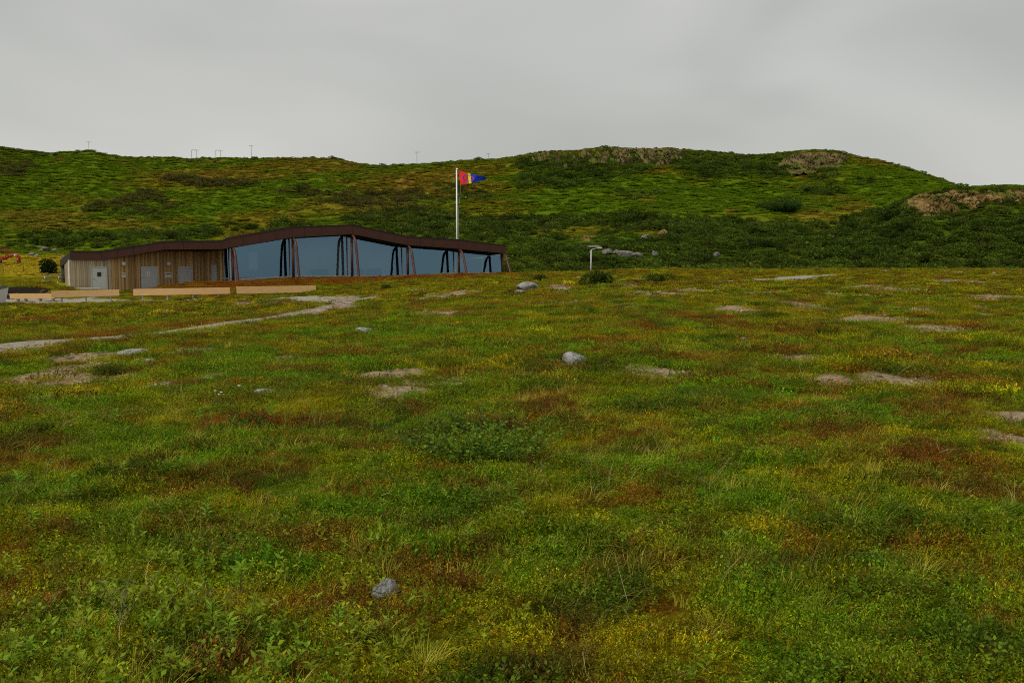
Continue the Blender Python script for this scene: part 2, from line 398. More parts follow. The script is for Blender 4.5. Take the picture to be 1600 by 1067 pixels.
# ------------------------------------------------------------------ where things grow
def lerp(a, b, t): return a + (b - a) * t[..., None]
C = {k: np.array(v) for k, v in dict(
    green=(.215, .265, .006), lush=(.140, .275, .008), dark=(.045, .085, .008), olive=(.325, .285, .006),
    yellow=(.38, .34, .014), red=(.255, .066, .014), brown=(.150, .080, .018), straw=(.40, .32, .12), gravel=(.30, .225, .135), path=(.31, .285, .225), sedum=(.27, .095, .010)).items()}
BARE = [(620,607,32,9),(690,602,45,3),(600,584,36,3),(105,580,45,9),(140,560,40,5),(60,592,30,8),(120,600,40,6),(60,622,22,5),(155,592,50,3),
 (1245,477,32,7),(1133,483,28,3),(1165,487,30,3),(1380,497,32,4),(1345,505,25,3),(1425,485,28,4),(1455,511,42,5),(1530,491,14,3),(1345,447,20,3),(1395,452,26,3),
 (1295,461,18,2),(1365,462,18,2),(1560,466,42,4),(1245,562,28,6),(1400,599,40,7),(1305,601,24,3),(1010,578,28,5),(1060,583,22,3),(1590,652,22,5),(1587,687,20,8),
 (720,460,28,4),(665,466,30,4),(690,488,42,3),(640,455,20,3),(870,448,14,4),(880,475,20,2),(980,482,18,2),(1060,462,20,2),(1530,440,24,3),(1480,425,20,2),(1590,425,18,3),
 (980,437,22,2),(1180,460,30,2),(1010,464,16,2),(300,545,26,3),(245,604,14,4),(1460,440,30,2),(1330,437,20,1.5),(1240,415,6,2),(835,475,12,2),(985,448,16,2),(1100,455,14,2),
 (455,560,14,2),(740,598,40,2),(380,478,12,3),(370,489,16,3),(330,590,18,3)]
REDP = [(40,852,70,22),(430,660,60,12),(340,665,30,8),(830,640,60,10),(300,780,50,10),(100,735,40,8),(560,770,30,12),(820,870,34,12),(700,925,26,14),(980,880,50,15),
 (1250,850,40,16),(1080,500,60,8),(1000,515,30,8),(1150,514,45,6),(1240,520,60,10),(1390,560,50,12),(1540,520,40,10),(1100,640,40,8),(1290,625,30,8),(1010,600,40,8),
 (1450,640,60,14),(1300,680,60,16),(1180,610,30,6),(900,660,40,8),(1540,600,40,12),(200,520,90,10),(330,510,80,8),(60,500,60,10),(600,700,50,12),(520,660,40,10),(1180,900,34,10),(340,885,40,14),(80,910,40,12),(500,945,50,20),
 (1450,720,80,16),(1240,700,40,10),(1480,860,40,10),(1560,980,30,14),(1000,780,60,12),(690,740,50,10),(880,995,34,12),(1050,950,30,9)]
LUSHP = [(450,580,140,30),(600,560,120,25),(330,560,60,14),(1180,610,70,18),(1370,640,70,22),(1280,620,60,14),(700,600,80,10),(430,870,110,40),(1100,760,130,30),(1330,800,100,35),(650,520,150,16),
 (480,530,60,8),(940,545,120,10),(200,690,120,30),(1520,770,100,40),(1150,870,120,30),(1420,920,80,40),(740,770,120,30),(1250,950,120,40),(350,730,100,25),(900,870,80,40),(640,870,60,30),(60,640,60,12),(1200,720,120,20),(1040,505,60,10),(1500,550,100,14)]
def dist_w(lst):
    out = []
    for (px, py, rx, ry) in lst:
        g = ground(px, py); g2 = ground(px, py + ry); g1 = ground(px, max(py - ry, 421))
        out.append((g.x, g.y, rx * g.y / F, max(min((g1.y - g2.y) / 2, 6), .12)))
    return out
WBARE, WRED, WLUSH = dist_w(BARE), dist_w(REDP), dist_w(LUSHP)
PATH = [ground(*p) for p in ((-60,566),(0,557),(60,545),(140,536),(230,524),(300,517),(380,508),(450,499),(505,491),(528,482))]
PATHW = [.95, .95, .85, .75, .7, .7, .8, .95, 1.1, .8]
PATH2 = [ground(*p) for p in ((528,482),(556,471),(520,467),(470,466),(400,468.5),(300,470.5),(180,471),(90,471),(0,471),(-120,472))]
PATHW2 = [.8, 1.2, 1.7, 1.4, 1.0, 1.0, 2.0, 3.0, 3.4, 3.4]
PATH3 = [ground(*p) for p in ((1110,443),(1150,439.5),(1200,437),(1250,434),(1295,430.5))]
PATHW3 = [.35, 1.1, 1.7, 1.9, .8]
def seg_dist(x, y, P, W):
    best = np.full(np.shape(x), 1e9)
    for a, b, wa, wb in zip(P[:-1], P[1:], W[:-1], W[1:]):
        dx, dy = b.x - a.x, b.y - a.y; t = np.clip(((x - a.x) * dx + (y - a.y) * dy) / (dx * dx + dy * dy + 1e-9), 0, 1)
        d = np.hypot(x - a.x - t * dx, y - a.y - t * dy) / (wa + (wb - wa) * t); best = np.minimum(best, d)
    return best
def ell(x, y, L, jag, seed, sc):
    m = np.zeros(np.shape(x)); j = fbm(x / sc, y / sc, seed, 3) * jag
    for (cx, cy, rx, ry) in L:
        near = (np.abs(x - cx) < rx * 2.2) & (np.abs(y - cy) < ry * 2.2)
        if near.any():
            d = np.hypot((x[near] - cx) / rx, (y[near] - cy) / ry); m[near] = np.maximum(m[near], sstep(1.25, .65, d + j[near]))
    return m
CORRIDOR[:] = [PATH, [max(w, .9) for w in PATHW]]
def path_mask(x, y):
    r = fbm(x / .8, y / .8, 61, 3) * .22
    d = np.minimum(np.minimum(seg_dist(x, y, PATH, PATHW), seg_dist(x, y, PATH2, PATHW2)), seg_dist(x, y, PATH3, PATHW3))
    return sstep(1.25, 1.0, d + r)
def bare_mask(x, y):
    b = ell(x, y, [(a, b_, c * 1.2 + .12, d * 1.2 + .22) for a, b_, c, d in WBARE], .55, 43, .6)
    far = sstep(14, 40, np.hypot(x, y)) * sstep(-2, 10, x - (y - 60) * .05)
    # elongated scattered bare streaks across the far moor
    n = fbm(x / 2.6, y / 1.5, 47, 3); b = np.maximum(b, sstep(.40, .48, n) * far)
    b = b * sstep(-.6, -.25, fbm(x / .35, y / .35, 49, 3) + (b - .6) * .9)
    return b
def moor(x, y, q=0.0):
    """plant colour, bare share, height factor of the cover"""
    x = np.asarray(x, float); y = np.asarray(y, float); r = np.hypot(x, y)
    n1 = fbm(x / 3.1, y / 3.1, 31, 3); n2 = fbm(x / .9, y / .9, 33, 3); n3 = fbm(x / 1.5 + 40, y / 1.5, 35, 3); n4 = fbm(x / 6 + 9, y / 6, 37, 2)
    g = lerp(C['green'][None] * np.ones(x.shape + (1,)), C['olive'], sstep(-.25, .35, n1 + q + .35 * n2 + .30 * sstep(20, 60, r)))
    g = lerp(g, C['lush'], sstep(.10, .42, n3 - q) * .8 * (1 - .75 * sstep(25, 60, r)))
    g = lerp(g, C['dark'], sstep(.15, .42, fbm(x / .8, y / .8, 39, 2)) * .75)
    g = lerp(g, C['yellow'], sstep(.25, .6, fbm(x / 1.1, y / 1.1, 41, 3) + .25 * n4) * .20)
    g = lerp(g, C['lush'], ell(x, y, WLUSH, .6, 52, .7) * .75)
    redn = sstep(.20, .40, fbm(x / 1.3, y / .9, 45, 4) + .8 * q + .12 * n4 + .05 * sstep(15, 50, r))
    g = lerp(g, C['red'], redn * .66)
    g = lerp(g, C['red'], np.clip(ell(x, y, WRED, 1.2, 54, .3) + 2.2 * q, 0, 1) * .68 * (ell(x, y, WRED, 1.2, 54, .3) > .02))
    g = lerp(g, C['brown'], sstep(.2, .45, fbm(x / .45, y / .45, 57, 2) + q) * .55)
    # reddish-brown planting on the mound before the glass front
    t = (x + 26) * math.cos(A0) + (y - 99) * math.sin(A0); b = -(x + 26) * math.sin(A0) + (y - 99) * math.cos(A0)
    sed = sstep(-12, -8, t + fbm(x / 3, y / 3, 59, 2) * 3) * sstep(26, 22, t) * sstep(-20, -14.5, b + fbm(x / 4, y / 4, 60, 3) * 4) * sstep(6, 2, b)
    sed = sed * (.55 + .45 * sstep(-.5, .1, fbm(x / 2, y / 2, 63, 3)))
    g = lerp(g, C['sedum'], sed)
    # yellow meadow left of the building
    mead = sstep(-34, -38, x) * sstep(96, 104, y)
    g = lerp(g, C['yellow'] * .95, mead * .75 * sstep(155, 130, y))
    return g, bare_mask(x, y)

# ------------------------------------------------------------------ ground sheets
def thetas(n_in, n_out):
    a = np.linspace(-rad(36), rad(36), n_in); b = np.linspace(rad(36), 2 * np.pi - rad(36), n_out + 2)[1:-1]
    return np.concatenate([a, b])
def hill_color(x, y, z):
    px, py = project(x, y, z)
    n1 = fbm(x / 45, y / 45, 71, 4); n2 = fbm(x / 14, y / 20, 73, 4); n3 = fbm(x / 5, y / 8, 75, 3)
    g = lerp(np.array((.090, .135, .006)) * np.ones(x.shape + (1,)), np.array((.15, .125, .009)), sstep(-.2, .45, n1 + .4 * n2))
    zone = lambda cx, cy, rx, ry, s=1.2: sstep(s, .5, np.hypot((px - cx) / rx, (py - cy) / ry) + n2 * .5)
    br = np.zeros(x.shape)
    for zz in ((1080,310,260,42),(1400,290,120,36),(900,320,120,40),(110,275,150,42),(450,312,190,24),(330,320,110,22),(180,380,140,20)): br = np.maximum(br, zone(*zz))
    g = lerp(g, np.array((.085, .140, .005)), br * .85)
    br = np.zeros(x.shape)
    for zz in ((120,350,130,10),(230,358,40,7),(500,262,70,12),(640,290,120,25),(340,275,140,10),(260,278,20,7),(1010,313,16,4),(1140,330,10,4),(1340,330,40,12),(1280,338,50,10),(60,340,90,12),(560,320,110,16)): br = np.maximum(br, zone(*zz))
    g = lerp(g, np.array((.19, .13, .015)), br * .65)
    g = lerp(g, np.array((.22, .11, .03)), sstep(.42, .62, fbm(x / 12, y / 18, 77, 3)) * .45 * sstep(900, 600, px))
    g = lerp(g, np.array((.034, .062, .008)), sstep(.25, .65, n3 + .4 * n2) * .32)
    low = sstep(0, 1, np.clip((py - TERR(px)) / 14, 0, 1)) * sstep(740, 840, px)
    g = lerp(g, np.array((.045, .080, .008)), low * .7)
    mead = sstep(130, 90, px) * sstep(397, 402, py) * sstep(200, 190, y)
    g = lerp(g, np.array((.33, .25, .015)), mead * .85)
    return g
def make_ground():
    th = thetas(520, 90); R = np.concatenate([[.02, .4, .8], np.geomspace(1.2, 150, 560)])
    TH, RR = np.meshgrid(th, R); X = RR * np.sin(TH); Y = RR * np.cos(TH); Z = height(X, Y)
    g, b = moor(X, Y); p = path_mask(X, Y)
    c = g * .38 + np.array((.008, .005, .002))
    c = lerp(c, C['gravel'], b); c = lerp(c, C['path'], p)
    w = sstep(118, 145, RR); hc = hill_color(X, Y, Z); c = lerp(c, hc, w)
    mead = sstep(-34, -38, X) * sstep(84, 92, Y); c = lerp(c, C['yellow'], mead * .6 * (1 - w))
    u = X + 26; v = Y - 99
    t = u * math.cos(A0) + v * math.sin(A0); bb = -u * math.sin(A0) + v * math.cos(A0)
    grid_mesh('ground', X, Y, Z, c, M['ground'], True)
    R2 = np.concatenate([np.linspace(150, 470, 250), np.geomspace(480, 3000, 40)])
    th = thetas(900, 120)
    TH, RR = np.meshgrid(th, R2); X = RR * np.sin(TH); Y = RR * np.cos(TH); Z = height(X, Y)
    grid_mesh('hillside', X, Y, Z, hill_color(X, Y, Z), M['hill'], True)
make_ground()
wm = MB(); wm.poly([(-5000, -6000, -14), (6000, -6000, -14), (6000, -60, -14), (-5000, -60, -14)])
wmat = mat('fjord_water', (.02, .035, .045), .08, 0, spec=.5)
tag(wm.build('water', wmat), kind='structure')

# ------------------------------------------------------------------ building
BACK = Vector((-math.sin(A0), math.cos(A0), 0)); ALONG = Vector((math.cos(A0), math.sin(A0), 0))
P0 = at(109, 406, 89.5); P0.z = 0
def on_plane(px, py, off=0.0, p0=None, dr=None):
    """sight line of a photo pixel met with a vertical plane of the building"""
    p0 = (p0 or P0) + BACK * off if dr is None else p0; dr = dr or ALONG
    d = ray(px, py); nrm = Vector((-dr.y, dr.x, 0))
    s = (p0.x * nrm.x + p0.y * nrm.y) / (d[0] * nrm.x + d[1] * nrm.y)
    return Vector((d[0] * s, d[1] * s, EYE + d[2] * s))
FASC = [(109,393,406),(159,393.3,407),(257,377.5,390),(346,377,389.5),(358,371.5,387.5),(457,355,371),(551,352,366),(617,366,379.5),(636,370,383),(717,375,389),(790,384,396)]
prof = []                       # (t along facade, top z, bottom z)
for px, ty, by in FASC:
    a = on_plane(px, ty); b = on_plane(px, by); prof.append(((a - P0).dot(ALONG), a.z, b.z))
PT = [p[0] for p in prof]
def ztop(t): return float(np.interp(t, PT, [p[1] for p in prof]))
def zbot(t): return float(np.interp(t, PT, [p[2] for p in prof]))
def drop(off): return -.8 * max(off, 0) / 13.0
def tt(p): return (Vector((p.x, p.y, 0)) - P0).dot(ALONG)
def P(t, off, z): q = P0 + ALONG * t + BACK * off; return Vector((q.x, q.y, z))
bld = empty('visitor_building', P(0, 0, -1.4))
tag(bld, 'long low building with wavy brown steel roof edge, timber wing and big blue glass front', 'building')
DEPTH = 13.0
# roof: slab in facets, following the profile
rf = MB()
for (t0, a0, b0), (t1, a1, b1) in zip(prof[:-1], prof[1:]):
    rf.hexa([P(t0, .06, b0 + .02), P(t1, .06, b1 + .02), P(t1, DEPTH, b1 - .78), P(t0, DEPTH, b0 - .78),
             P(t0, .06, a0 - .05), P(t1, .06, a1 - .05), P(t1, DEPTH, a1 - .85), P(t0, DEPTH, a0 - .85)])
roof = rf.build('roof', M['rust_dark'], bld)
# fascia panels: steel sheets with open joints
seams = [109,159,184,209,233,257,287,317,346,358,381,407,432,457,477,503,527,551,572,595,617,636,657,677,697,717,742,766,790]
for a, b in zip(seams[:-1], seams[1:]):
    ta = tt(on_plane(a, 400)); tb = tt(on_plane(b, 400)); g = .012
    m = MB()
    m.hexa([P(ta + g, -.03, zbot(ta) - .0), P(tb - g, -.03, zbot(tb)), P(tb - g, .04, zbot(tb)), P(ta + g, .04, zbot(ta)),
            P(ta + g, -.03, ztop(ta)), P(tb - g, -.03, ztop(tb)), P(tb - g, .04, ztop(tb)), P(ta + g, .04, ztop(ta))])
    m.build('fascia_panel', M['rust'], roof)
m = MB()                          # lower lip and dark capping
for (t0, a0, b0), (t1, a1, b1) in zip(prof[:-1], prof[1:]):
    m.hexa([P(t0, -.07, a0 + .003), P(t1, -.07, a1 + .003), P(t1, .5, a1 + .003), P(t0, .5, a0 + .003), P(t0, -.07, a0 + .07), P(t1, -.07, a1 + .07), P(t1, .5, a1 + .07), P(t0, .5, a0 + .07)])
m.build('roof_capping', M['roof'], roof)
m = MB()                          # end fascia on the right, turning the corner
T9 = PT[-1]
m.hexa([P(T9 + .003, -.03, zbot(T9)), P(T9 + .06, -.03, zbot(T9)), P(T9 + .06, DEPTH, zbot(T9) - .8), P(T9 + .003, DEPTH, zbot(T9) - .8), P(T9 + .003, -.03, ztop(T9)), P(T9 + .06, -.03, ztop(T9)), P(T9 + .06, DEPTH, ztop(T9) - .8), P(T9 + .003, DEPTH, ztop(T9) - .8)])
m.build('fascia_panel', M['rust'], roof)

def boards(p, q, ztopf, zb, name_mat, parent, w=.16, gap=.012, th=.03):
    """upright boards, each an object, alternately set proud"""
    d = (q - p); L = math.hypot(d.x, d.y); d = Vector((d.x, d.y, 0)) / L; nrm = Vector((d.y, -d.x, 0)); n = max(1, int(L / w)); ww = L / n
    for i in range(n):
        a = p + d * (ww * i + gap / 2); b = p + d * (ww * (i + 1) - gap / 2); o = (.045 if i % 2 else 0) + random.uniform(0, .006)
        ja = random.uniform(-.03, .02)
        z0a = zb + ja; za = ztopf(a); zc = ztopf(b); m = MB(); f = nrm * o; k = nrm * (-th)
        m.hexa([(a + f).to_tuple()[:2] + (z0a,), (b + f).to_tuple()[:2] + (z0a,), (b + k).to_tuple()[:2] + (z0a,), (a + k).to_tuple()[:2] + (z0a,),
                (a + f).to_tuple()[:2] + (za,), (b + f).to_tuple()[:2] + (zc,), (b + k).to_tuple()[:2] + (zc,), (a + k).to_tuple()[:2] + (za,)])
        m.build('board', name_mat(i) if callable(name_mat) else name_mat, parent)
ZB = -1.62
def soff(p):
    v = Vector((p.x, p.y, 0)) - P0
    return zbot(min(max(tt(p), 0), PT[-1])) + drop(v.dot(BACK)) + .01
w1 = P(0.05, .12, 0); w2 = on_plane(160, 400, .12); w2.z = 0
wc = at(319, 400, 98.6); wc.z = 0
wn = on_plane(347, 400, 1.9); wn.z = 0
wl = P(0.05, .12, 0) + Vector((-.46, .888, 0)) * 8.0          # back end of the left gable
def backing(name, p, q, inset, parent, mt):
    d = (q - p).normalized(); nrm = Vector((d.y, -d.x, 0)); m = MB(); a = p - nrm * inset; b = q - nrm * inset; c = q - nrm * (inset + .2); e = p - nrm * (inset + .2)
    n = 8
    for i in range(n):
        f0, f1 = i / n, (i + 1) / n; A_, B_, C_, E_ = a.lerp(b, f0), a.lerp(b, f1), e.lerp(c, f1), e.lerp(c, f0)
        m.hexa([A_.to_tuple()[:2] + (ZB,), B_.to_tuple()[:2] + (ZB,), C_.to_tuple()[:2] + (ZB,), E_.to_tuple()[:2] + (ZB,),
                A_.to_tuple()[:2] + (soff(A_) + .01,), B_.to_tuple()[:2] + (soff(B_) + .01,), C_.to_tuple()[:2] + (soff(C_) + .01,), E_.to_tuple()[:2] + (soff(E_) + .01,)])
    return m.build(name, mt, parent)
wallA = backing('front_wall', w1, w2, .035, bld, M['grey_wood']); boards(w1, w2, soff, ZB, lambda i: M['board_grey'], wallA)
wallB = backing('recessed_wall', w2, wc, .035, bld, M['grey_wood']); boards(w2, wc, soff, ZB, lambda i: M['board'] if i > 4 else M['board_grey'], wallB)
wallC = backing('return_wall', wc, wn, .035, bld, M['grey_wood']); boards(wc, wn, soff, ZB, lambda i: M['board'], wallC)
wallD = backing('gable_wall', wl, w1 + Vector((-.02, .05, 0)), .035, bld, M['grey_wood']); boards(wl, w1 + Vector((-.03, .06, 0)), soff, ZB, lambda i: M['board_grey'], wallD)
# floor slab, rear wall, interior
m = MB(); z = -.62
m.hexa([P(PT[3] + .4, 1.75, z), P(PT[-1] - .25, 1.75, z), P(PT[-1] - .25, DEPTH - .3, z), P(PT[3] + .4, DEPTH - .3, z), P(PT[3] + .4, 1.75, z + .14), P(PT[-1] - .25, 1.75, z + .14), P(PT[-1] - .25, DEPTH - .3, z + .14), P(PT[3] + .4, DEPTH - .3, z + .14)])
m.build('interior_floor', M['floor'], bld)
def wall_strip(name, t0, t1, off, zb, mt, th=.2, n=20):
    m = MB()
    for i in range(n):
        a = t0 + (t1 - t0) * i / n; b = t0 + (t1 - t0) * (i + 1) / n
        m.hexa([P(a, off, zb), P(b, off, zb), P(b, off + th, zb), P(a, off + th, zb), P(a, off, zbot(a) + drop(off)), P(b, off, zbot(b) + drop(off)), P(b, off + th, zbot(b) + drop(off)), P(a, off + th, zbot(a) + drop(off))])
    return m.build(name, mt, bld)
wall_strip('rear_wall', .1, PT[-1] - .3, DEPTH - .4, -1.8, M['inner'], n=30)
wall_strip('partition_wall', PT[5] + 1.5, PT[7] + 1.0, 4.0, -.48, M['inner_pale'])

# glass front
GO = 1.9
SILL = curve([(340,441),(372,437),(448,432.3),(600,431.5),(661,429.5),(692,427.2),(783,426.6),(800,426.6)])
def G(px, py): return on_plane(px, py, GO)
mull = [359.0, 452.0, 542.0, 627.5, 708.5, 783.0]
def gz(px): return G(px, SILL(px)).z
def tg(px): return tt(G(px, 400))
# concrete plinth under the glass
pts = [346, 372, 410, 448, 500, 550, 600, 661, 692, 740, 785]
m = MB()
for a, b in zip(pts[:-1], pts[1:]):
    ta, tb = tg(a), tg(b)
    m.hexa([P(ta, GO - .14, -1.4), P(tb, GO - .14, -1.4), P(tb, GO + .2, -1.4), P(ta, GO + .2, -1.4), P(ta, GO - .14, gz(a)), P(tb, GO - .14, gz(b)), P(tb, GO + .2, gz(b)), P(ta, GO + .2, gz(a))])
m.build('plinth', M['concrete'], bld)
def pane(pa, pb, mt, name='window_pane', n=6):
    ta, tb = tg(pa) + .04, tg(pb) - .04; m = MB()
    top = [ta + (tb - ta) * i / n for i in range(n + 1)]
    def zb_(t): return float(np.interp(t, [tg(p) for p in pts], [gz(p) for p in pts])) + .05
    front = [P(t, GO - .11, zb_(t)) for t in top] + [P(t, GO + .02, zbot(t) + drop(GO) + .01) for t in reversed(top)]   # panes lean back a little
    m.poly(front)
    return m.build(name, mt, bld)
for a, b in zip(mull[:-1], mull[1:]): pane(a, b, M['glass'])
pane(349.5, 357.2, M['glass'], n=1)
for i, px in enumerate(mull):
    t = tg(px); m = MB(); w = .05 if i else .06
    c = P(t, GO - .03, (gz(px) + zbot(t)) / 2); m.box(c, (w * 2, .10, zbot(t) - gz(px)), A0)
    m.build('mullion', M['white'] if i == 0 else M['rust_leg'], bld)
t = tg(349); m = MB(); m.box(P(t, GO - .03, (gz(349) + zbot(t)) / 2), (.1, .12, zbot(t) - gz(349)), A0); m.build('mullion', M['board_grey'], bld)
# sill and head frames
m = MB()
for a, b in zip(pts[:-1], pts[1:]):
    ta, tb = tg(a), tg(b); m.hexa([P(ta, GO - .17, gz(a) + .003), P(tb, GO - .17, gz(b) + .003), P(tb, GO + .05, gz(b) + .003), P(ta, GO + .05, gz(a) + .003), P(ta, GO - .17, gz(a) + .05), P(tb, GO - .17, gz(b) + .05), P(tb, GO + .05, gz(b) + .05), P(ta, GO + .05, gz(a) + .05)])
m.build('window_sill', M['white'], bld)
# glazed right-hand end
t = tg(783) + .03; m = MB(); zb0 = gz(783) + .05
m.poly([P(t, GO, zb0), P(t, 6.5, zb0), P(t, 6.5, zbot(t) + drop(6.5)), P(t, GO, zbot(t) + drop(GO))]); m.build('window_pane', M['glass'], bld)
m = MB(); m.box(P(t, (6.5 + DEPTH) / 2, (zbot(t) - .6 - 1.4) / 2), (.15, DEPTH - 6.6, zbot(t) - .6 + 1.4), A0); m.build('end_wall', M['board'], bld)
# interior: white panel, low cabinets, ceiling spots
m = MB(); c = G(399, 406) + BACK * 1.0; m.box((c.x, c.y, c.z - .1), (.95, .12, 1.75), A0 + .3); m.build('display_panel', M['white'], bld)
for px, w in ((505, 1.6), (565, 1.0), (590, 1.4), (700, .9), (735, 1.5)):
    c = G(px, 428) + BACK * 1.0; m = MB(); m.box((c.x, c.y, -.48 + .4), (w, .6, .8), A0); m.build('display_case', M['interior_black'], bld)
for px in (422, 470, 506, 590, 652, 738):
    c = P(tg(px), 5.0, zbot(tg(px)) - .28); m = MB(); m.tube([c, c - Vector((0, 0, .25))], .09, 8); m.build('ceiling_spot', M['white'], bld)
# bent steel frames: post + leaning leg with a rounded shoulder
PO = .35
for i, px in enumerate((363.5, 458, 550, 637, 717, 785)):
    t = tt(on_plane(px, 400, PO)); q = P(t, PO, 0); top = zbot(t)
    zg = float(height(q.x, q.y)) - .15
    fr = empty('steel_frame', (q.x, q.y, zg)); 
    fr.parent = bld; fr.location = world_of(bld).inverted() @ Vector((q.x, q.y, zg)); fr.name = 'steel_frame'
    m = MB(); m.tube([(q.x, q.y, zg), (q.x, q.y, top - .003)], .135, 12); m.build('post', M['rust_leg'], fr, smooth=True)
    pts2 = []
    H = top - .12; L = 2.1
    for k in range(9):
        a = math.pi / 2 * .86 * k / 8; pts2.append((.02 + 1.25 * math.sin(a) ** 1.0, H - 1.15 * (1 - math.cos(a))))
    x1, z1 = pts2[-1]
    qf = q - BACK * L; zf = float(height(qf.x, qf.y)) - .15
    for k in range(1, 9):
        s = k / 8; pts2.append((x1 + (L - x1) * (s ** 1.0), z1 + (zf - z1) * s))
    m = MB(); m.tube([(q.x - BACK.x * a, q.y - BACK.y * a, b) for a, b in pts2], .125, 12); m.build('bent_leg', M['rust_leg'], fr, smooth=True)

# doors, lamps, notices on the recessed wall
def wall_pt(px, py, p, q, off=0):
    d = (q - p).normalized(); nrm = Vector((d.y, -d.x, 0)); return on_plane(px, py, 0, p + nrm * off, d), d, nrm
def door(px0, px1, pyt, zb, p, q, mt, window=False, handle='l', name='door'):
    a, d, nrm = wall_pt(px0, pyt, p, q, .06); b, _, _ = wall_pt(px1, pyt, p, q, .06); zt = (a.z + b.z) / 2
    c = (a + b) / 2; w = math.hypot(b.x - a.x, b.y - a.y); ang = math.atan2(d.y, d.x)
    m = MB(); m.box((c.x, c.y, (zt + zb) / 2), (w, .06, zt - zb), ang); o = m.build(name, mt, bld)
    f = MB()
    for s in (-1, 1):
        e = c + d * s * (w / 2 + .035) + nrm * .0; f.box((e.x, e.y, (zt + zb) / 2), (.06, .10, zt - zb + .1), ang)
    f.box((c.x, c.y, zt + .035), (w + .01, .10, .06), ang); f.build('frame', M['grey_metal'], o)
    h = c + d * (w / 2 - .12) * (-1 if handle == 'l' else 1) + nrm * .06; hm = MB(); hm.box((h.x, h.y, zb + 1.0), (.14, .05, .05), ang); hm.build('handle', M['grey_metal'], o)
    if window:
        wq = c + nrm * .034; wm_ = MB(); wm_.box((wq.x, wq.y, zt - .62), (.34, .012, .40), ang); wm_.build('window', M['dark'], o)
    return o, c, nrm, ang, zt
zD = -1.36
dA = door(143, 166, 418, zD, w1, w2, M['door'], True)
dB = door(220.5, 245, 417.5, zD, w2, wc, M['door'])
dC = door(278.8, 299.5, 417.5, zD, w2, wc, M['door'])
dD = door(330.5, 338.5, 414, -1.2, wc, wn, M['door'], False)
def plate(name, px, py, w, h, mt, p, q, parent, off=.075, cat=None):
    c, d, nrm = wall_pt(px, py, p, q, off); m = MB(); m.box((c.x, c.y, c.z), (w, .02, h), math.atan2(d.y, d.x)); return m.build(name, mt, parent), c, d, nrm
def glyphs(c, d, nrm, items, mt, parent, name):
    """flat printed marks: (x, z, w, h) in metres on the sign's face"""
    m = MB()
    for (x, z, w, h) in items:
        p_ = c + d * x + nrm * .013; m.box((p_.x, p_.y, c.z + z), (w, .004, h), math.atan2(d.y, d.x))
    return m.build(name, mt, parent)
# toilet sign with wheelchair mark on the middle door
s, c, d, nrm = plate('door_sign', 232, 428, .34, .40, M['white'], w2, wc, dB[0], .10)
m = MB(); e = nrm * .014
m.ball((c.x + e.x - d.x * .02, c.y + e.y - d.y * .02, c.z + .13), .030, 10, 6)
prev = []
for k in range(14):
    a = rad(100 + 255 * k / 13); prev.append(c + e + d * (math.cos(a) * .085 + .01) + Vector((0, 0, math.sin(a) * .085 - .05)))
m.tube(prev, .011, 5)
m.tube([c + e + d * -.02 + Vector((0, 0, .10)), c + e + d * -.005 + Vector((0, 0, -.01)), c + e + d * .07 + Vector((0, 0, -.015)), c + e + d * .11 + Vector((0, 0, -.11))], .014, 5)
m.build('wheelchair_mark', M['ink'], s)
s, c, d, nrm = plate('notice', 193, 430, .36, .42, M['white'], w2, wc, wallB, .075)
glyphs(c, d, nrm, [(-.06, .10, .14, .10), (.08, .08, .08, .12), (0, -.02, .24, .015), (-.02, -.06, .20, .015), (.01, -.10, .22, .015), (-.04, -.14, .16, .015)], M['ink_red'], s, 'print')
s, c, d, nrm = plate('notice', 263, 430, .62, .46, M['white'], w2, wc, wallB, .075)
glyphs(c, d, nrm, [(0, .10, .54, .13), (-.14, -.06, .22, .018), (.13, -.06, .2, .018), (0, -.10, .46, .018), (-.03, -.14, .38, .018), (0, -.18, .42, .014)], M['ink'], s, 'print')
for px in (192.7, 263):
    c, d, nrm = wall_pt(px, 412.3, w2, wc, .10); m = MB(); m.tube([c - nrm * .08, c - nrm * .02], .13, 16); o = m.build('wall_lamp', M['grey_metal'], bld)
    m = MB(); m.ball(c + nrm * .05, .21, 18, 12); m.build('globe', M['lamp'], o, smooth=True)
# white downpipe on the left corner
c = w1 + Vector((-.12, -.06, 0)); m = MB(); m.tube([(c.x, c.y, zbot(0) - .02), (c.x, c.y, -1.0)], .07, 10); m.tube([(c.x, c.y, -.25), (c.x, c.y, -.33)], .1, 10); m.build('downpipe', M['white'], bld)

